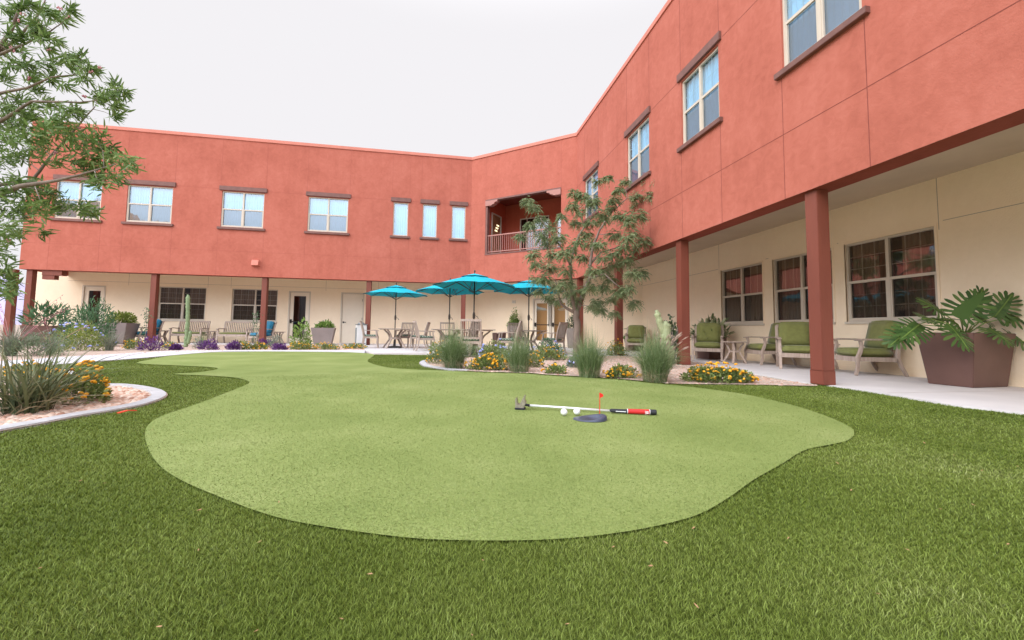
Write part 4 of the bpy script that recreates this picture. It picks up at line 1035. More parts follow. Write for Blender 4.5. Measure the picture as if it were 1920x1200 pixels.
def philo_leaf(base, tipdir, nrm, L_, parent, droop=.35, seed=0, stalk_from=None):
    """one big lobed leaf with its stalk"""
    r = random.Random(seed); d = Vector(tipdir).normalized(); n = Vector(nrm); s = d.cross(n).normalized(); n = s.cross(d).normalized(); b = MB(); m = LM['philo']
    def pt(u, v):
        q = u*u*.5+v*v*.9
        return Vector(base)+d*(u*L_)+s*(v*L_)-n*(droop*L_*q)
    mid = [(-.12+1.1*i/10) for i in range(11)]; core = [.16, .20, .21, .20, .185, .165, .145, .12, .095, .065, .03]
    vs = []
    for u, c in zip(mid, core): vs += [pt(u, -c), pt(u, 0)+n*(-.015*L_), pt(u, c)]
    fs = []
    for i in range(10): fs += [(i*3, i*3+1, i*3+4, i*3+3), (i*3+1, i*3+2, i*3+5, i*3+4)]
    for sg in (-1, 1):
        for i in range(8):
            u = mid[0]+.02+i*.118; c = np.interp(u, mid, core)*.80; ang = math.radians(128-i*13.5+r.uniform(-5, 5)); ln = (.27+.15*math.sin(PI*(i+1)/9.5))*(1 if i < 6 else .75)*r.uniform(.85, 1.12); wd = .105*r.uniform(.85, 1.15)
            du, dv = math.cos(ang), math.sin(ang)*sg; pu, pv = -dv, du; o = len(vs)
            for tt, ww in ((-.25, .8), (.30, .78), (.62, 1.0), (.86, .72), (1.0, .10)):
                bu, bv = u+du*ln*tt, sg*c+dv*ln*tt
                bend = .10*tt*tt*ln
                vs += [pt(bu+pu*wd*ww*.5+bend, bv+pv*wd*ww*.5), pt(bu-pu*wd*ww*.5+bend, bv-pv*wd*ww*.5)]
            fs += [(o+2*k, o+2*k+1, o+2*k+3, o+2*k+2) for k in range(4)]
    b.add(vs, fs, m)
    b.beam([pt(u, 0)+n*.002 for u in mid[:10]], .016*L_/.4, .004, LM['bright'], n)
    if stalk_from is not None:
        a = Vector(stalk_from); e = pt(-.05, 0); b.tube([a, a.lerp(e, .5)+Vector((0, 0, .06)), e], [.010, .008, .006], LM['bright'], 5)
    return b.build('leaf', parent, smooth=True)
def philodendron(label, loc, z, rad, n, L_, seed, rise=.3):
    t = thing('philodendron', label, 'plant', (loc[0], loc[1], z)); r = random.Random(seed)
    for i in range(n):
        a = 2*PI*i/n+r.uniform(-.3, .3); tier = i % 3; el = (.75, .2, -.15)[tier]+r.uniform(-.15, .15); q = rad*(.35, .75, 1.0)[tier]*r.uniform(.8, 1.1)
        o = Vector((math.cos(a), math.sin(a), 0)); base = o*q*.8+Vector((0, 0, rise*(1.1, .65, .3)[tier]))
        philo_leaf(base, o*.75+Vector((0, 0, el-.55)), Vector((0, 0, .6))+o*1.0, L_*r.uniform(.8, 1.15), t, .35, seed*31+i, o*.05)
    return t
# the big planter near the right edge
pc_ = G(1825, 730.5); pl_ = G(1745, 722.5)
ua, va = math.radians(95), math.radians(5)                # its two lower edges run along these bearings from the near corner
du, dv = Vector((math.cos(ua), math.sin(ua), 0)), Vector((math.cos(va), math.sin(va), 0))
pcen = pc_+du*.25+dv*.37
bigp = planter('large dark brown tapered planter at the right end of the covered patio', pcen, ua-PI, .50, .66, .76, M['plant_b'], .04, ky=1.48)
t = thing('philodendron', 'philodendron with huge split leaves in the large brown planter', 'plant', (pcen.x, pcen.y, .74))
pd = (pcen-EYE).dot(FWD)
for i, (px, py, dd, tip, L_) in enumerate([(1800, 590, -.25, (.05, -.5, .55), .44), (1782, 612, -.55, (.05, -.6, -.7), .40), (1722, 610, -.30, (-.8, -.3, -.35), .42), (1745, 598, -.45, (-.7, -.5, .1), .34), (1868, 590, -.1, (.3, -.2, .6), .38), (1890, 596, -.15, (.8, -.2, .1), .40), (1858, 618, -.5, (.2, -.7, -.6), .32), (1895, 628, -.2, (.6, -.4, -.5), .34), (1765, 585, .1, (-.5, .1, .45), .36), (1840, 600, .2, (.4, .5, .3), .36), (1700, 622, -.15, (-.8, -.1, -.55), .36), (1830, 575, 0, (.3, -.1, .8), .32), (1780, 600, .35, (-.4, .7, .1), .36)]):
    p = D(px, py, pd+dd*.55)-Vector((pcen.x, pcen.y, .74)); tv = RIGHT*tip[0]+FWD*tip[1]+Vector((0, 0, tip[2]))
    philo_leaf(p, tv, Vector((0, 0, 1))-FWD*.9+RIGHT*.1, L_, t, .30, 77+i, (0, 0, 0))
# others on the right patio
p = G(1321, 676)+Vector((.45, .4, 0)); planter('dark brown planter half hidden behind a green cushioned chair', p, .1, .50, .62, .62, M['plant_b'])
t = thing('variegated_shrub', 'pale variegated leafy plant in the planter behind the chair', 'plant', (p.x, p.y, .60)); leaf_mound(t, .52, .5, .52, 420, .17, .06, LM['varieg'], sd_(), shell=.5); leaf_mound(t, .4, .4, .3, 200, .12, .05, LM['jade'], sd_(), name='inner_foliage'); stems(t, .45, .45, .4, 14, .007, sd_())
p = G(1180, 659)+Vector((.35, .3, 0)); planter('small dark planter behind the far patio column', p, .2, .46, .56, .55, M['plant_b'])
philodendron('small philodendron with split leaves behind the far patio column', p, .50, .40, 12, .36, 5, .34)
p = gx(1262, dpC+1.2); t = thing('jade_shrub', 'dark small leaved bush behind the totem cactus', 'shrub', (p.x, p.y, .016)); leaf_mound(t, .28, .26, 1.22, 520, .075, .045, LM['jade'], sd_(), shell=.5); stems(t, .25, .25, 1.2, 12, .010, sd_())
# by the double door
p1 = gB.P(d0-.75, .42, 0); planter('tall taupe slat planter left of the glazed double door', p1, math.atan2(uB.y, uB.x), .36, .52, .95, M['plant_d'])
t = thing('potted_shrub', 'pointed evergreen shrub in the tall planter left of the double door', 'shrub', (p1.x, p1.y, .93)); leaf_mound(t, .36, .34, .40, 420, .09, .04, LM['bright'], sd_(), shell=.3); leaf_mound(t, .20, .2, .80, 420, .09, .04, LM['lant'], sd_(), name='leader'); stems(t, .2, .2, .7, 7, .008, sd_())
p2 = gB.P(d1+.40, .45, 0); planter('tall taupe slat planter right of the glazed double door', p2, math.atan2(uB.y, uB.x), .36, .52, .85, M['plant_d'])
t = thing('potted_shrub', 'dark airy shrub in the tall planter right of the double door', 'shrub', (p2.x, p2.y, .83)); leaf_mound(t, .30, .30, .65, 420, .08, .035, LM['jade'], sd_(), shell=.4); stems(t, .22, .22, .6, 8, .007, sd_())
p3 = gx(936, 15.6); planter('low square brown planter behind the tables', p3, .3, .36, .40, .62, M['plant_b'])
# along the far patio on the left
p = G(606, 647); planter('big taupe tapered planter beside the plain cream door', (p.x, p.y), .15, .66, .92, .72, M['plant_g'])
t = thing('potted_shrub', 'low green leafy plant in the big taupe planter beside the plain door', 'plant', (p.x, p.y, .70)); leaf_mound(t, .36, .34, .34, 480, .12, .05, LM['bright'], sd_(), shell=.4); stems(t, .3, .3, .3, 9, .006, sd_())
p = G(222, 645); planter('taupe tapered planter near the left blue chair', (p.x, p.y), .1, .62, .90, .80, M['plant_g'])
t = thing('potted_shrub', 'rounded olive green plant in the taupe planter near the left blue chair', 'plant', (p.x, p.y, .78)); leaf_mound(t, .50, .45, .45, 700, .11, .05, LM['plumb'], sd_(), shell=.5); stems(t, .4, .4, .4, 10, .006, sd_())
p = G(84, 646); planter('dark brown planter in the far left corner of the patio', (p.x, p.y), .1, .70, .90, .66, M['plant_b'])
t = thing('potted_shrub', 'long leaved plant in the dark planter at the far left corner', 'plant', (p.x, p.y, .65)); leaf_mound(t, .62, .55, .85, 330, .26, .055, LM['shrub'], sd_(), shell=.4); stems(t, .4, .4, .7, 12, .010, sd_())
# bin
p = G(676, 648); bt = thing('trash_bin', 'white litter bin with a grey side panel by the patio post', 'bin', (p.x, p.y, .021), .35)
b = MB(); b.box(-.20, .20, -.20, .20, 0, .86, M['binw']); b.build('bin_body', bt, bevel=.02); b = MB(); b.box(-.212, -.203, -.16, .16, .06, .74, M['bing']); b.box(-.16, .16, -.212, -.203, .06, .10, M['bing']); b.build('side_panel', bt); b = MB(); b.box(-.215, .215, -.215, .215, .862, .90, M['bing']); b.lathe([(.16, .90), (.12, .96), (.02, .98)], (0, 0, 0), M['bing'], 16); b.build('lid', bt, bevel=.006)

# ------------------------------------------------------------------ furniture
def club_chair(name, label, wood, fab, loc, rz, group):
    """cushioned armchair facing -y"""
    t = thing(name, label, 'armchair', loc, rz, group); W = .335
    for s in (-1, 1):
        b = MB(); b.beam([(s*W, -.37, 0), (s*W, -.33, .16), (s*W, -.335, .30), (s*W, -.285, .42), (s*W, -.26, .52), (s*W, -.28, .61)], .05, .06, wood, Vector((1, 0, 0)), [.85, .9, 1, 1, .9, .9]); b.build('leg', t, bevel=.006)
        b = MB(); b.beam([(s*(W-.01), .44, 0), (s*(W-.01), .36, .16), (s*(W-.01), .30, .32), (s*(W-.01), .33, .55), (s*(W-.01), .43, .90)], .05, .06, wood, Vector((1, 0, 0)), [.8, .95, 1.05, 1, .85]); b.build('leg', t, bevel=.006)
        b = MB(); b.beam([(s*(W+.005), -.37, .615), (s*(W+.012), -.2, .632), (s*(W+.01), .05, .63), (s*W, .36, .615)], .085, .028, wood, Vector((0, 0, 1)), [.8, 1.05, 1, .7]); b.build('arm', t, bevel=.008)
    b = MB(); b.box(-W+.027, W-.027, -.355, -.315, .24, .325, wood); b.box(-W+.027, W-.027, .27, .31, .24, .32, wood)
    for s in (-1, 1): b.box(s*W-.02 if s > 0 else s*W-.02, s*W+.02, -.30, .27, .25, .32, wood)
    for i in range(6): y = -.27+i*.10; b.box(-W+.025, W-.025, y, y+.06, .305, .322, wood)
    b.build('seat_frame', t)
    b = MB()
    for i in range(7): x = -.24+i*.08; b.beam([(x, .345, .36), (x, .445, .88)], .035, .015, wood, Vector((1, 0, 0)))
    b.beam([(-.32, .44, .885), (.32, .44, .885)], .03, .07, wood); b.beam([(-.30, .345, .36), (.30, .345, .36)], .025, .05, wood); b.build('back_frame', t)
    rbox('seat_cushion', .60, .62, .13, fab, t, .045, .022, Matrix.Translation((0, -.03, .40)))
    rbox('back_cushion', .58, .13, .52, fab, t, .045, .016, Matrix.Translation((0, .27, .71)) @ Matrix.Rotation(math.radians(-14), 4, 'X'))
    return t
proto = {}
def place(kind, maker, loc, rz, label, group=None):
    if kind not in proto: proto[kind] = maker(loc, rz, label, group); return proto[kind]
    c = copy_tree(proto[kind]); c.location = loc; c.rotation_euler = (0, 0, rz); c['label'] = label
    if group: c['group'] = group
    return c
GC, GT, GD, GS = 'green cushioned armchairs on the right patio', 'blue cushioned chairs on the far patio', 'slatted dining chairs around the umbrella tables', 'small teak side tables'
mkgreen = lambda loc, rz, lb, g_: club_chair('club_chair', lb, M['wood'], M['olive'], loc, rz, g_)
mkteal = lambda loc, rz, lb, g_: club_chair('club_chair', lb, M['wood'], M['tealc'], loc, rz, g_)
def face(deg): return math.radians(deg)        # 0 faces -y; -90 faces -x
def at(px, py, dx=0, dy=0): p = G(px, py); return (p.x+dx, p.y+dy, .021)
# seats face the lawn, with their backs to the cream wall
place('green', mkgreen, at(1612, 705, .25, .1), face(-108), 'green armchair nearest the large brown planter, right of the big post', GC)
place('green', mkgreen, at(1499, 695, .22, .25), face(-38), 'green armchair just left of the big post, turned to the viewer', GC)
place('green', mkgreen, at(1450, 688, .32, .50), face(-100), 'green armchair third from the big planter, seen side on', GC)
place('green', mkgreen, at(1335, 679, .15, .35), face(-40), 'green armchair in front of the variegated plant and dark planter', GC)
place('green', mkgreen, at(1195, 661, .1, .3), face(-30), 'farthest green armchair, standing alone left of the totem cactus', GC)
def side_table(loc, rz, lb, g_):
    t = thing('side_table', lb, 'side table', loc, rz, g_); w_ = M['wood']
    b = MB(); n = 7
    for i in range(n): y = -.23+i*.46/n; x = .25*math.sqrt(max(.05, 1-((y+.033)/.27)**2)); b.box(-x, x, y, y+.058, .495, .52, w_)
    b.lathe([(.20, .478), (.20, .494)], (0, 0, 0), w_, 16); b.build('table_top', t)
    for k in range(4):
        a = PI/4+k*PI/2; o = Vector((math.cos(a), math.sin(a), 0)); b = MB(); b.beam([o*.25, o*.16+Vector((0, 0, .16)), o*.10+Vector((0, 0, .28)), o*.14+Vector((0, 0, .40)), o*.20+Vector((0, 0, .479))], .04, .05, w_, Vector((-o.y, o.x, 0)), [.9, 1, 1.05, 1, .9]); b.build('leg', t, bevel=.005)
    b = MB(); b.lathe([(.105, .25), (.115, .26), (.115, .29), (.105, .30)], (0, 0, 0), w_, 16); b.build('spacer_ring', t)
    return t
place('st', side_table, at(1383, 683, .02, .12), 0, 'side table between the third and fourth green armchairs', GS)
place('st', side_table, at(1545, 697, .75, .5), .3, 'side table mostly hidden behind the big post', GS)
place('st', side_table, at(1232, 664, .4, .35), .2, 'side table right of the farthest green armchair', GS)
# benches, blue chairs and tables on the far patio
def bench(loc, rz, lb, g_):
    t = thing('bench', lb, 'bench', loc, rz, g_); w_ = M['wood']; W = .57
    for s in (-1, 1):
        b = MB(); b.beam([(s*W, -.30, 0), (s*W, -.28, .25), (s*W, -.28, .42), (s*W, -.24, .60)], .055, .055, w_, Vector((1, 0, 0))); b.build('leg', t, bevel=.005)
        b = MB(); b.beam([(s*W, .36, 0), (s*W, .27, .22), (s*W, .26, .42), (s*W, .36, .92)], .05, .055, w_, Vector((1, 0, 0))); b.build('leg', t, bevel=.005)
        b = MB(); b.beam([(s*W, -.33, .60), (s*W, -.12, .635), (s*W, .1, .62), (s*W, .30, .62)], .07, .03, w_); b.build('arm', t, bevel=.006)
    b = MB(); b.box(-W+.03, W-.03, -.30, -.265, .30, .385, w_); b.box(-W+.03, W-.03, .24, .275, .30, .385, w_)
    for i in range(6): y = -.26+i*.085; b.box(-W+.02, W-.02, y, y+.06, .372, .39, w_)
    b.build('seat', t)
    b = MB(); n = 15
    for i in range(n): x = -W+.07+(2*W-.14)*i/(n-1); b.beam([(x, .285, .46), (x, .362, .90)], .052, .016, w_, Vector((1, 0, 0)))
    b.beam([(-W-.02, .365, .915), (W+.02, .365, .915)], .035, .07, w_); b.beam([(-W, .28, .455), (W, .28, .455)], .03, .06, w_); b.build('backrest', t)
    rbox('seat_cushion', 2*W-.10, .50, .07, M['olive'], t, .025, .008, Matrix.Translation((0, -.02, .43)))
    return t
YB = 19.55
def ay(px, y=YB): d = ray(px, 630); tt = y/d.y; return (d.x*tt, y, .021)
GBn = 'slatted benches along the far patio wall'
place('bench', bench, ay(355), 0, 'slatted bench with green cushion behind the slim cactus', GBn); place('bench', bench, ay(441), 0, 'slatted bench with green cushion left of the second patio post', GBn)
place('teal', mkteal, ay(275, 19.1), face(-42), 'blue cushioned armchair left of the benches, behind the first post', GT); place('teal', mkteal, ay(490, 19.1), face(-42), 'blue cushioned armchair right of the benches, behind the second post', GT)
for px, lb in ((304, 'side table between the left blue chair and the first bench'), (398, 'side table between the two benches'), (522, 'side table beside the glazed door, right of the blue chair')): place('st', side_table, ay(px, 19.55), .78, lb, GS)

def dining_chair(loc, rz, lb, g_):
    t = thing('dining_chair', lb, 'chair', loc, rz, g_); w_ = M['wood']; W = .265
    for s in (-1, 1):
        b = MB(); b.beam([(s*W, -.27, 0), (s*W, -.245, .2), (s*W, -.25, .38), (s*W, -.21, .52), (s*W, -.20, .635)], .042, .05, w_, Vector((1, 0, 0)), [.85, 1, 1, .9, .85]); b.build('leg', t, bevel=.004)
        b = MB(); b.beam([(s*(W-.02), .34, 0), (s*(W-.02), .26, .2), (s*(W-.02), .235, .42), (s*(W-.02), .29, .7), (s*(W-.02), .37, .97)], .042, .052, w_, Vector((1, 0, 0)), [.85, 1, 1.05, 1, .8]); b.build('leg', t, bevel=.004)
        b = MB(); b.beam([(s*W, -.27, .63), (s*(W+.01), -.12, .655), (s*W, .08, .645), (s*(W-.015), .27, .655)], .06, .026, w_, Vector((0, 0, 1)), [.9, 1.1, .9, .7]); b.build('arm', t, bevel=.005)
    b = MB(); b.box(-W+.022, W-.022, -.26, -.225, .355, .425, w_); b.box(-W+.04, W-.04, .21, .24, .35, .42, w_)
    for s in (-1, 1): b.box(s*W-.016, s*W+.016, -.22, .21, .36, .42, w_)
    for i in range(5): y = -.215+i*.085; b.box(-W+.02, W-.02, y, y+.065, .405, .423, w_)
    b.build('seat', t)
    b = MB(); n = 7
    for i in range(n): x = -.19+i*.38/(n-1); b.beam([(x, .25, .50), (x, .30, .72), (x, .362, .94)], .040, .014, w_, Vector((1, 0, 0)))
    b.beam([(-W+.0, .37, .955), (W-.0, .37, .955)], .032, .06, w_); b.beam([(-W+.03, .25, .50), (W-.03, .25, .50)], .028, .05, w_); b.build('backrest', t)
    rbox('seat_cushion', .46, .45, .06, M['pattern'], t, .02, .006, Matrix.Translation((0, -.02, .457)))
    return t
def dining_table(loc, rz, lb, g_):
    t = thing('dining_table', lb, 'table', loc, rz, g_); w_ = M['wood']; b = MB(); n = 13; Rr_ = .60
    for i in range(n):
        y = -Rr_+i*2*Rr_/n; ym = y+Rr_/n; x = math.sqrt(max(.02, Rr_**2-ym**2)); b.box(-x, x, y+.004, y+2*Rr_/n-.004, .705, .728, w_)
    b.lathe([(Rr_-.05, .685), (Rr_-.05, .704)], (0, 0, 0), w_, 28); b.build('table_top', t)
    for k in range(4):
        a = PI/4+k*PI/2; o = Vector((math.cos(a), math.sin(a), 0)); b = MB()
        b.beam([o*.50, o*.36+Vector((0, 0, .16)), o*.20+Vector((0, 0, .36)), o*.30+Vector((0, 0, .54)), o*.48+Vector((0, 0, .686))], .045, .06, w_, Vector((-o.y, o.x, 0)), [.9, 1, 1.1, 1, .9]); b.build('leg', t, bevel=.004)
    b = MB(); b.lathe([(.21, .33), (.23, .34), (.23, .385), (.21, .395)], (0, 0, 0), w_, 20); b.build('spacer_ring', t)
    return t
def umbrella(loc, rz, lb, g_):
    t = thing('patio_umbrella', lb, 'umbrella', loc, rz, g_); Rc, za, zr_ = 1.20, 2.36, 2.02
    b = MB(); b.tube([(0, 0, .06), (0, 0, za+.02)], .019, M['pole'], 10); b.build('pole', t, smooth=True)
    b = MB(); b.lathe([(.26, 0), (.26, .04), (.22, .065), (.05, .08), (.035, .28), (.03, .30)], (0, 0, 0), M['iron'], 20); b.build('base', t)
    b = MB(); b.lathe([(.02, 1.06), (.036, 1.09), (.038, 1.20), (.024, 1.26)], (0, 0, 0), M['pole'], 12); b.tube([(.03, 0, 1.16), (.10, 0, 1.13), (.13, 0, 1.07)], [.008, .007, .010], M['pole'], 6); b.build('crank', t)
    cb = MB(); NA, NR = 48, 8; vs = []
    def zc(r, a):
        k = abs(math.sin(4*a)); f = r/Rc                     # ribs at multiples of 45 degrees
        return za-(za-zr_)*(f**1.12)+.018*math.sin(PI*f)-.03*k*f*(1-f)*2+.028*k*f**6
    def rad(f, a):
        k = abs(math.sin(4*a)); return Rc*f*(1-.055*k*f)
    for i in range(1, NR+1):
        for j in range(NA): a = 2*PI*j/NA; f = .16+(1-.16)*i/NR; r = rad(f, a); vs.append((r*math.cos(a), r*math.sin(a), zc(f*Rc, a)))
    fs = [((i*NA+j), (i*NA+(j+1) % NA), ((i+1)*NA+(j+1) % NA), ((i+1)*NA+j)) for i in range(NR-1) for j in range(NA)]
    cb.add(vs, fs, M['canopy'])
    o = cb.build('canopy', t, smooth=True)
    vb = MB(); vs = []
    for i in range(4):
        for j in range(32): a = 2*PI*j/32; f = (.0, .12, .24, .33)[i]; vs.append((Rc*f*math.cos(a)*(1-.03*abs(math.sin(4*a))), Rc*f*math.sin(a)*(1-.03*abs(math.sin(4*a))), za+.055-.36*f**1.05*.95+.008*abs(math.sin(4*a))*f))
    vb.add(vs, [((i*32+j), (i*32+(j+1) % 32), ((i+1)*32+(j+1) % 32), ((i+1)*32+j)) for i in range(3) for j in range(32)], M['canopy']); vb.build('vent', o, smooth=True)
    b = MB(); b.lathe([(.014, za+.05), (.02, za+.07), (.012, za+.08), (.026, za+.11), (.02, za+.14), (.006, za+.165)], (0, 0, 0), M['pole'], 10); b.build('finial', t, smooth=True)
    for k in range(8):
        a = k*PI/4; o_ = Vector((math.cos(a), math.sin(a), 0)); b = MB(); b.beam([o_*.03+Vector((0, 0, za-.03)), o_*.6+Vector((0, 0, zc(.6, a)-.02)), o_*1.17+Vector((0, 0, zc(1.17, a)-.012))], .012, .018, M['pole']); b.beam([o_*.03+Vector((0, 0, 1.86)), o_*.62+Vector((0, 0, zc(.62, a)-.03))], .010, .014, M['pole']); b.build('rib', t)
    return t
GU, GTB = 'teal patio umbrellas over the dining tables', 'round slatted tables under the umbrellas'
def toward(c, ang, dist):
    """a chair at bearing ang (degrees, 0 = away from the viewer, 90 = right) facing the table"""
    a = math.radians(ang); dv = FWD.xy.normalized()*math.cos(a)+RIGHT.xy.normalized()*math.sin(a); p = Vector((c.x, c.y))+dv*dist
    return (p.x, p.y, .021), math.atan2(dv.x, -dv.y)+PI
TB = [gx(740.5, 15.4), gx(842, 13.9), gx(888, 11.6), gx(991, 13.3)]
ulab = ['leftmost teal umbrella, over the table by the patio post', 'teal umbrella overlapped by the biggest one, second from the left', 'biggest and nearest teal umbrella, overlapping the one behind', 'rightmost teal umbrella, partly behind the tree']
tlab = ['round table under the leftmost umbrella', 'round table mostly hidden behind the leftmost grass clump', 'round table under the nearest umbrella', 'round table under the rightmost umbrella, by the double door']
for i, c in enumerate(TB):
    place('umb', umbrella, (c.x, c.y, .021), (.2, .55, .05, .38)[i], ulab[i], GU).scale = ((1, 1, .985), (1, 1, .985), (1, 1, .965), (1, 1, .985))[i]
    place('dt', dining_table, (c.x, c.y, .0215), (.3, .1, .5, .2)[i], tlab[i], GTB)
chairs = [(0, -105, .86, 'slatted chair with its back to the post, left of the leftmost table'), (0, 8, .90, 'slatted chair on the far side of the leftmost table'), (0, 88, .90, 'slatted chair on the right of the leftmost table, seen from the side'),
 (1, -112, .80, 'slatted chair with patterned cushion just left of the leftmost grass clump'), (1, -12, .9, 'slatted chair on the far side of the second table'), (1, 120, .75, 'slatted chair between the second table and the nearest one'),
 (2, 178, .85, 'slatted chair seen square from behind above the leftmost grass clump'), (2, 96, .98, 'slatted armchair facing left at the right of the nearest umbrella table'),
 (3, -20, .9, 'slatted chair behind the rightmost table'), (3, 125, .92, 'dark slatted chair with leaning back in front of the double door')]
for i, a, ds, lb in chairs:
    loc, rz = toward(TB[i], a, ds); place('dc', dining_chair, loc, rz, lb, GD)

# ------------------------------------------------------------------ golf things on the green
Z0g = .016
hd, tp = G(984, 767, Z0g), G(1231, 778, Z0g)
ax_ = (tp-hd).normalized(); rzp = math.atan2(ax_.y, ax_.x); Lp = (tp-hd).length
pt_ = thing('putter', 'golf putter with red and black grip lying on the putting green', 'golf club', (hd.x, hd.y, Z0g), rzp); k = Lp/1.0
b = MB(); b.tube([(.02*k, 0, .035), (Lp*.70, 0, .017)], [.0105, .0105], M['steel'], 10); b.build('shaft', pt_, smooth=True)
b = MB(); b.tube([(Lp*.655, 0, .020), (Lp*.67, 0, .021), (Lp*.68, 0, .020), (Lp*.79, 0, .019)], [.010, .016, .017, .0185], M['gripb'], 12); b.box(Lp*.70, Lp*.775, -.0205, -.0185, .016, .022, M['white']); b.build('grip_sleeve', pt_, smooth=False)
b = MB(); b.tube([(Lp*.79, 0, .021), (Lp*.795, 0, .021), (Lp*.95, 0, .022)], [.0205, .021, .0225], M['gripr'], 14); b.tube([(Lp*.786, 0, .021), (Lp*.79, 0, .021)], [.0213, .0213], M['white'], 14); b.tube([(Lp*.948, 0, .022), (Lp*.952, 0, .022)], [.0232, .0232], M['white'], 14)
xc = Lp*.928; q = .017                              # the maker's white letter W, turned along the grip
for (y0, y1) in ((-1, -.5), (-.5, 0), (0, .5), (.5, 1)):
    up0 = (y0 in (-1, 0)); xa, xb = (xc-q, xc+q) if up0 else (xc+q, xc-q)
    b.beam([(xa, -.0222, .020+y0*.012), (xb, -.0222, .020+y1*.012)], .003, .005, M['white'], Vector((0, 1, 0)))
b.build('grip', pt_)
b = MB(); b.tube([(Lp*.952, 0, .022), (Lp*.995, 0, .022), (Lp, 0, .022)], [.0235, .0235, .018], M['gripb'], 14); b.build('grip_cap', pt_, smooth=False)
b = MB(); b.tube([(.04*k, 0, .033), (-.0, .0, .040), (-.035, -.01, .03), (-.04, -.02, .018)], [.012, .012, .010, .012], M['gripb'], 8); b.build('hosel', pt_, smooth=True)
# head turned on its side: a winged mallet, its two wings pointing up
b = MB(); pr = [(x_*.80+.02, z_*.86) for x_, z_ in [(-.115, .0), (-.118, .105), (-.100, .125), (-.092, .06), (-.068, .045), (-.040, .10), (-.010, .150), (-.002, .135), (-.012, .10), (.008, .07), (-.010, .04), (-.02, .0)]]
n = len(pr); vs = [(x-.012, y, z) for y in (-.028, .03) for x, z in pr]; b.add(vs, [tuple(range(n)), tuple(range(2*n-1, n-1, -1))]+[(i, n+i, n+(i+1) % n, (i+1) % n) for i in range(n)], M['putterh']); b.build('club_head', pt_, bevel=.003)
b = MB(); b.box(-.088, .005, -.040, .034, -.002, .014, M['gripb']); b.build('face_insert', pt_, bevel=.004)
for px, lb in ((1057.5, 'white golf ball on the left, nearer the putter head'), (1081.5, 'white golf ball on the right, next to the black cup')):
    c = G(px, 779 if px < 1070 else 778, Z0g); r_ = 6.4*(c-EYE).dot(FWD)/F
    bm = bmesh.new(); bmesh.ops.create_icosphere(bm, subdivisions=4, radius=r_, matrix=Matrix.Translation((0, 0, r_)))
    for v in bm.verts:                                   # dimples
        pass
    for f in bm.faces: f.smooth = True
    me = bpy.data.meshes.new('golf_ball'); bm.to_mesh(me); bm.free(); me.materials.append(M['ball']); o = link('golf_ball', me); o.location = (c.x, c.y, Z0g); tag(o, lb, 'golf ball', 'golf balls beside the putter')
c = G(1108, 786, Z0g); s = (c-EYE).dot(FWD)/F; ct = thing('putting_cup', 'black rubber putting cup with a small red flag', 'putting cup', (c.x, c.y, Z0g), -YAW)
b = MB(); A_ = 30*s; n = 28; vs = []; fs = []
for j in range(n):                                    # a low wedge: thin lip at the left, raised rim at the right
    a = 2*PI*j/n; x, y = math.cos(a), math.sin(a); ex = A_*x*(1.0 if x > 0 else 1.12); ey = A_*.85*y; hgt = .006+.032*(max(0, x+.55)/1.55)**1.2
    vs += [(ex, ey, 0), (ex*.97, ey*.97, hgt*.8), (ex*.88, ey*.86, hgt), (A_*.28+ex*.42, ey*.45, hgt*.75+.002), (A_*.28+ex*.40, ey*.43, .004)]
for j in range(n):
    for k in range(4): fs.append((j*5+k, ((j+1) % n)*5+k, ((j+1) % n)*5+k+1, j*5+k+1))
fs.append(tuple(j*5+4 for j in range(n))); b.add(vs, fs, M['rubber']); b.build('cup_base', ct, smooth=True)
fx = G(1124.5, 783, Z0g); rel = fx-c; hf = 47*s; lx = rel.x*math.cos(YAW)-rel.y*math.sin(YAW); ly = rel.x*math.sin(YAW)+rel.y*math.cos(YAW)
b = MB(); b.tube([(lx, ly, .004), (lx, ly, hf)], .0032, M['flagr'], 8); b.build('flag_pole', ct)
b = MB(); P_ = [(lx+.002, ly-.001, hf), (lx+5.5*s, ly-.001, hf-2.5*s), (lx+7.2*s, ly-.001, hf-5*s), (lx+6*s, ly-.001, hf-7.5*s), (lx+.002, ly-.001, hf-10*s)]
b.add(P_+[(x, y+.002, z) for x, y, z in P_], [(0, 1, 2, 3, 4), (9, 8, 7, 6, 5)]+[(i, 5+i, 5+(i+1) % 5, (i+1) % 5) for i in range(5)], M['flagr']); b.build('flag', ct)
b = MB(); a, e = G(221, 774.5, .03), G(255, 769.5, .03); b.beam([a, a.lerp(e, .5)+Vector((0, 0, .01)), e], .03, .006, M['redtape']); tag(b.build('ribbon'), 'strip of bright red ribbon on the grass beside the left kerb', 'ribbon')
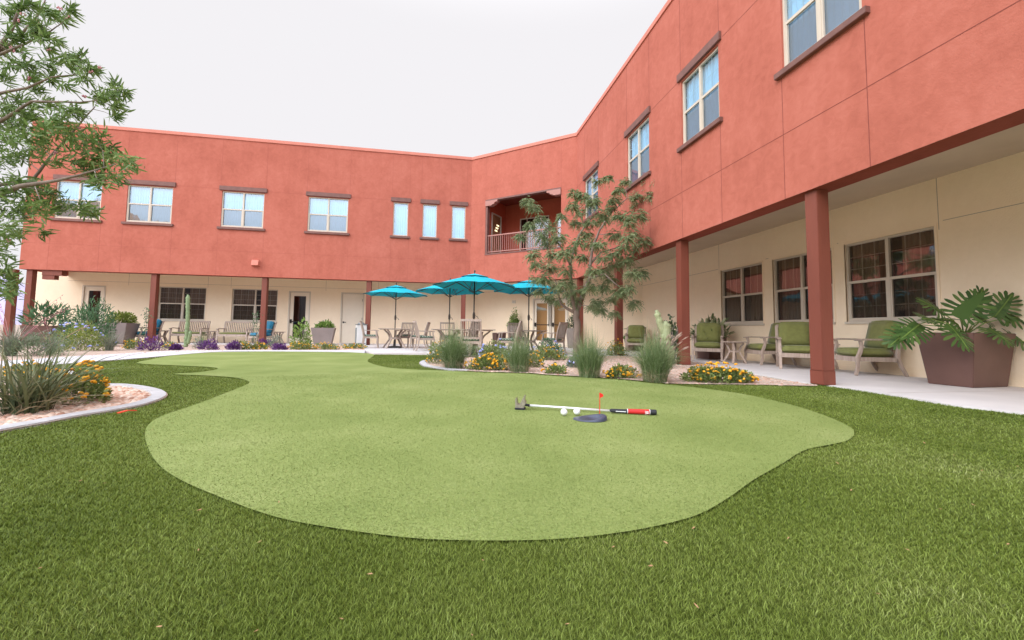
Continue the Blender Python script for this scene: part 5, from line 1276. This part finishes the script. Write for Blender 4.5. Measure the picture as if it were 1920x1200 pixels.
# fallen leaves
FLG = 'fallen leaves on the turf'
fme = None
spots = [(523, 941), (374, 956), (486, 1016), (372, 1031), (75, 1065), (694, 1076), (298, 1175), (480, 1183), (151, 901), (195, 906), (10, 818), (284, 806), (1305, 1135), (1063, 1170), (1478, 1009), (1248, 1017), (1220, 1061), (1762, 954), (1826, 947), (1824, 946), (1841, 882), (1816, 897), (1908, 874), (1788, 853), (1596, 919), (1733, 830), (537, 883), (340, 778), (1570, 868), (1645, 1113), (1300, 990), (885, 1190), (1150, 1025), (640, 1160), (1700, 1030), (1890, 1020), (905, 1050)]
for i, (px, py) in enumerate(spots):
    ing = bool(inpoly(np.array([G(px, py).x]), np.array([G(px, py).y]), GREEN)[0])
    c = G(px, py, .02 if ing else .030)
    if fme is None:
        b = MB(); b.add([(-.5, 0, .0), (-.15, -.22, .10), (.3, -.16, .06), (.55, 0, .12), (.3, .17, .10), (-.15, .2, .02), (0, 0, -.02)], [(0, 1, 6), (1, 2, 6), (2, 3, 6), (3, 4, 6), (4, 5, 6), (5, 0, 6)], LM['dead']); o = b.build('fallen_leaf'); fme = o.data
    else: o = link('fallen_leaf', fme)
    s = R.uniform(.007, .014)*(1+.08*c.length); o.location = c; o.scale = (s*1.3, s*.9, s); o.rotation_euler = (R.uniform(-.3, .3), R.uniform(-.3, .3), R.random()*6)
    tag(o, 'small dry fallen leaf lying on the pale putting green' if ing else 'small dry fallen leaf lying in the deep grass', 'leaf', FLG+(' (green)' if ing else ' (lawn)'))

# ------------------------------------------------------------------ trees
def tree(name, label, cat, base, limbs, clusters, leafer, lm, trunk_r, seed, twig_r=.006, group=None):
    """limbs: polylines [(point, radius)...]; every leaf cluster is joined to the nearest wood by its own twig"""
    t = thing(name, label, cat, base, 0, group); B = Vector(base); r = random.Random(seed); tr = MB(); nodes = []
    for pl in limbs:
        pts = [Vector(p)-B for p, _ in pl]; rd = [q for _, q in pl]; P = []; Q = []
        for i in range(len(pts)-1):
            for j in range(5):
                f = j/5; P.append(pts[i].lerp(pts[i+1], f)+Vector((r.uniform(-1, 1), r.uniform(-1, 1), r.uniform(-.5, .5)))*rd[i]*.18); Q.append(rd[i]+(rd[i+1]-rd[i])*f)
        P.append(pts[-1]); Q.append(rd[-1]); tr.tube(P, Q, M['bark'], 9)
        for p, q in zip(P, Q):
            if q < trunk_r*.75: nodes.append((p, q))
    cl = sorted([(Vector(c)-B, q) for c, q in clusters], key=lambda c: min((c[0]-n[0]).length for n in nodes))
    for c, q in cl:
        n = min(nodes, key=lambda n: (n[0]-c).length+(.35*max(0, n[0].z-c.z)))
        mid = n[0].lerp(c, .5)+Vector((r.uniform(-1, 1), r.uniform(-1, 1), r.uniform(-.2, 1)))*(n[0]-c).length*.10
        ra = min(n[1]*.7, twig_r*(1+1.5*(n[0]-c).length)); tr.tube([n[0], n[0].lerp(mid, .6), mid, mid.lerp(c, .6), c], [ra, ra*.9, ra*.75, ra*.6, ra*.45], M['twig'], 5)
        nodes += [(mid, ra*.75), (mid.lerp(c, .5), ra*.6), (c, ra*.45)]
    tr.build('trunk', t, smooth=True)
    leafer(t, [(c, q) for c, q in cl], lm, seed)
    return t
def pinnate(parent, cl, lm, seed):
    r = np.random.default_rng(seed); P = []; Dv = []; Nv = []; Ln = []
    for c, q in cl:
        nl = int(28+q*210)
        for k in range(nl):
            d = r.normal(0, 1, 3); d /= np.linalg.norm(d); b = np.array(c)+d*q*.45*r.random(); d[2] = d[2]*.5+.15; d /= np.linalg.norm(d); L_ = .155*(.7+.6*r.random())
            up = np.array([0, 0, 1.]); s = np.cross(d, up); s /= np.linalg.norm(s)+1e-6
            for i in range(7):
                tt = .2+.8*i/6; p = b+d*L_*tt+np.array([0, 0, -.55*L_*tt*tt]); tang = d+np.array([0, 0, -1.1*tt])
                for sg in ((-1, 1) if i < 6 else (0,)):
                    P.append(p); Dv.append(tang*.75+s*sg*.9+np.array([0, 0, -.25])+r.normal(0, .12, 3)); Nv.append(up+r.normal(0, .45, 3)); Ln.append(.047*(.75+.5*r.random()))
    P, Dv, Nv, Ln = map(np.array, (P, Dv, Nv, Ln)); leaves(P, Dv, Nv, Ln, Ln*.33, lm, 'crown', parent)
def lanceolate(parent, cl, lm, seed):
    r = np.random.default_rng(seed); P = []; Dv = []; Nv = []; Ln = []
    for c, q in cl:
        ax = r.normal(0, 1, 3); ax[2] = .2+.5*abs(ax[2]); ax[0] += .8; ax /= np.linalg.norm(ax)
        for k in range(int(30+q*480)):
            p = np.array(c)+r.normal(0, .46, 3)*q+ax*q*r.uniform(-.8, .9); d = ax*.8+r.normal(0, .6, 3)+np.array([0, 0, -.25]); P.append(p); Dv.append(d); Nv.append(r.normal(0, 1, 3)); Ln.append(.112*(.55+.7*r.random()))
    P, Dv, Nv, Ln = map(np.array, (P, Dv, Nv, Ln)); leaves(P, Dv, Nv, Ln, Ln*.165, lm, 'crown', parent)

DT = 10.6
ck = [(100, 220, 40), (140, 260, 35), (110, 370, 35), (180, 330, 45), (180, 430, 50), (45, 435, 25), (130, 540, 40), (150, 600, 45), (220, 470, 50), (240, 380, 40), (300, 310, 30), (290, 440, 45), (230, 620, 60), (200, 690, 50), (140, 690, 30), (250, 540, 50), (320, 540, 50), (330, 640, 50), (270, 740, 45), (230, 800, 35), (160, 770, 20), (330, 720, 45), (270, 820, 30), (380, 170, 35), (370, 250, 45), (430, 190, 40), (490, 220, 50), (515, 95, 15), (580, 80, 22), (540, 300, 40), (420, 290, 35), (390, 350, 40), (480, 350, 40), (560, 330, 40), (620, 210, 45), (600, 260, 30), (650, 150, 25), (690, 95, 20), (755, 190, 40), (760, 240, 35), (830, 105, 35), (890, 95, 30), (845, 180, 28), (700, 310, 45), (780, 300, 40), (720, 350, 30), (640, 310, 30), (620, 420, 45), (700, 440, 50), (740, 410, 30), (800, 460, 45), (680, 500, 50), (760, 510, 40), (620, 540, 45), (700, 570, 50), (560, 560, 45), (480, 480, 45), (400, 470, 45), (360, 510, 40), (540, 480, 40), (560, 640, 45), (620, 600, 40), (500, 640, 45), (430, 560, 40), (450, 420, 40), (780, 650, 50), (730, 660, 35), (700, 750, 45), (650, 770, 35), (600, 820, 30), (745, 840, 35), (625, 900, 25), (520, 830, 45), (540, 880, 35), (490, 860, 30), (400, 760, 40), (380, 820, 40), (350, 780, 35), (470, 740, 30), (560, 740, 35), (600, 690, 35)]
rt = random.Random(5)
def zp(x, y, dd=0.0): return D(960+x/3.243, 310+y/3.243, DT+dd)
cls = []
for x, y, q in ck:
    off = math.sqrt(max(.1, 1-((x-440)/520)**2-((y-480)/560)**2))*1.15
    cls.append((zp(x, y, rt.uniform(-off, off)), q/3.243*DT/F*1.22))
bs = gx(1082, DT)
S_ = lambda *a: [(zp(x, y, dd), rr*.78) for x, y, dd, rr in a]
limbs = [[(bs, .125), (bs+Vector((0, 0, .10)), .10)]+S_((395, 1000, 0, .118), (390, 880, 0, .105)),
 S_((392, 890, 0, .10), (412, 830, 0, .085), (445, 750, .1, .072), (470, 690, .15, .062), (477, 590, .2, .052), (490, 500, .25, .045), (530, 400, .3, .034), (600, 290, .35, .024), (700, 200, .4, .014)),
 S_((385, 890, 0, .075), (366, 800, -.1, .06), (360, 700, -.2, .052), (357, 600, -.25, .046), (378, 500, -.3, .038), (410, 420, -.3, .032), (480, 320, -.3, .022), (500, 230, -.3, .012)),
 S_((378, 895, 0, .055), (330, 868, -.1, .045), (300, 845, -.15, .035), (285, 790, -.2, .022), (265, 700, -.2, .014)),
 S_((477, 600, .2, .040), (540, 530, .5, .028), (640, 500, .7, .018), (740, 470, .8, .010)),
 S_((470, 690, .15, .040), (560, 660, -.3, .026), (640, 730, -.5, .016), (700, 780, -.6, .010)),
 S_((357, 610, -.25, .035), (300, 500, -.6, .026), (240, 430, -.7, .018), (170, 320, -.8, .010))]
tree('pistache_tree', 'slender multi-limbed tree with feathery drooping leaves in the middle bed', 'tree', tuple(bs), limbs, cls, pinnate, LM['pist'], .125, 3)

DW = 4.6
lk = [(10, 15, 12), (40, 18, 10), (25, 38, 14), (50, 8, 8), (85, 20, 14), (95, 30, 12), (75, 25, 8), (130, 20, 9), (125, 32, 8), (115, 40, 10), (60, 45, 12), (55, 60, 12), (80, 48, 10), (20, 70, 16), (45, 72, 14), (30, 95, 16), (10, 100, 18), (65, 58, 9), (85, 72, 8), (104, 74, 7), (90, 90, 8), (45, 120, 16), (20, 120, 16), (80, 120, 14), (100, 120, 16), (125, 105, 13), (135, 115, 15), (150, 110, 11), (140, 135, 16), (155, 145, 15), (165, 130, 9), (178, 132, 8), (120, 160, 10), (60, 140, 12), (10, 150, 16), (55, 150, 9), (95, 148, 10), (200, 170, 13), (220, 165, 13), (232, 170, 8), (175, 182, 11), (190, 190, 13), (210, 200, 16), (225, 190, 11), (213, 218, 9), (65, 170, 14), (30, 190, 22), (10, 200, 22), (60, 200, 18), (85, 190, 14), (125, 205, 16), (140, 210, 15), (110, 225, 15), (45, 220, 22), (15, 225, 22)]
lk += [(x/3.333, 220+y/3.333, q) for x, y, q in [(60, 60, 17), (130, 60, 15), (250, 50, 14), (350, 60, 14), (170, 130, 15), (280, 130, 15), (240, 190, 15), (180, 220, 15), (90, 140, 16), (30, 150, 16), (30, 250, 15), (120, 250, 15), (330, 270, 14), (420, 100, 14), (470, 180, 16), (560, 150, 16), (600, 130, 13), (540, 250, 16), (620, 230, 16), (700, 260, 16), (760, 270, 16), (800, 300, 12), (640, 330, 15), (570, 370, 12), (700, 380, 13), (500, 320, 12), (620, 415, 10), (680, 200, 10), (100, 400, 15), (200, 430, 15), (150, 480, 15), (250, 470, 14), (60, 470, 15), (330, 480, 12), (200, 550, 15), (120, 570, 15), (270, 580, 15), (330, 560, 13), (400, 560, 12), (480, 560, 12), (540, 580, 11), (580, 600, 8), (60, 620, 15), (160, 630, 14), (30, 700, 14), (100, 730, 12), (260, 720, 7), (20, 760, 14), (40, 960, 13), (30, 1030, 14), (90, 1050, 11), (20, 1080, 14), (50, 1110, 10), (-80, 300, 30), (-160, 100, 40), (-200, 500, 40), (-120, 700, 30), (-60, 850, 22)]]
lk += [(-30, 40, 30), (-60, 120, 34), (-110, 30, 30), (-200, 100, 50), (-150, 250, 50), (-260, 300, 60), (-40, 180, 26)]
cls = []
for x, y, q in lk:
    cls.append((D(x, y, DW+rt.uniform(-.45, .45)), q*DW/F*(.62 if y < 225 and x > 0 else 1.08)))
bw = gx(-170, DW+.1)
W_ = lambda *a: [(D(x, y, DW+dd), rr) for x, y, dd, rr in a]
limbs = [[(bw, .11)]+W_((-165, 600, .1, .09), (-150, 470, .05, .075)),
 W_((-150, 470, .05, .060), (-90, 400, 0, .042), (0, 365, -.1, .030), (35, 350, -.15, .024), (110, 338, -.2, .016), (150, 328, -.2, .012), (195, 314, -.2, .007)),
 W_((-90, 400, 0, .035), (0, 346, .15, .022), (60, 340, .2, .016), (95, 292, .2, .013), (130, 255, .2, .010), (158, 222, .2, .008), (178, 200, .2, .005)),
 W_((-150, 470, .05, .055), (-120, 300, .1, .045), (-70, 180, .1, .034), (-20, 110, .1, .024), (20, 60, .1, .015), (42, 0, .1, .010)),
 W_((-20, 110, .1, .020), (35, 70, .2, .014), (70, 30, .2, .010), (85, 0, .2, .006)),
 W_((-70, 180, .1, .025), (0, 175, -.1, .016), (50, 165, -.1, .012), (95, 145, -.1, .008), (140, 140, -.1, .005)),
 W_((-20, 110, .1, .018), (40, 85, -.1, .011), (85, 65, -.1, .007), (118, 42, -.1, .004)),
 W_((-120, 300, .1, .03), (-20, 240, -.1, .02), (60, 190, -.15, .013), (150, 192, -.15, .008), (185, 188, -.15, .005)),
 W_((-150, 470, .05, .04), (-60, 490, .2, .025), (0, 505, .25, .014), (30, 530, .25, .007))]
wt = tree('willow_tree', 'desert willow with long narrow leaves leaning in from the left edge', 'tree', tuple(bw), limbs, cls, lanceolate, LM['willow'], .11, 8, .004)
rp = random.Random(12); b = MB()
for x, y in ((40, 14), (42, 24), (36, 36), (50, 8), (112, 14), (128, 30), (70, 38), (20, 88), (26, 92), (55, 145), (158, 178), (170, 132), (186, 125), (92, 90), (86, 72), (150, 240), (48, 250), (15, 448), (105, 285)):
    for k in range(4):
        p = D(x+rp.uniform(-3, 3), y+rp.uniform(-3, 3), DW+rp.uniform(-.1, .1))-bw; b.tube([p, p+Vector((rp.uniform(-.012, .012), rp.uniform(-.01, .01), -.022))], [.004, .010], LM['pink'], 6)
o = b.build('blossom', wt); o['kind'] = 'stuff'
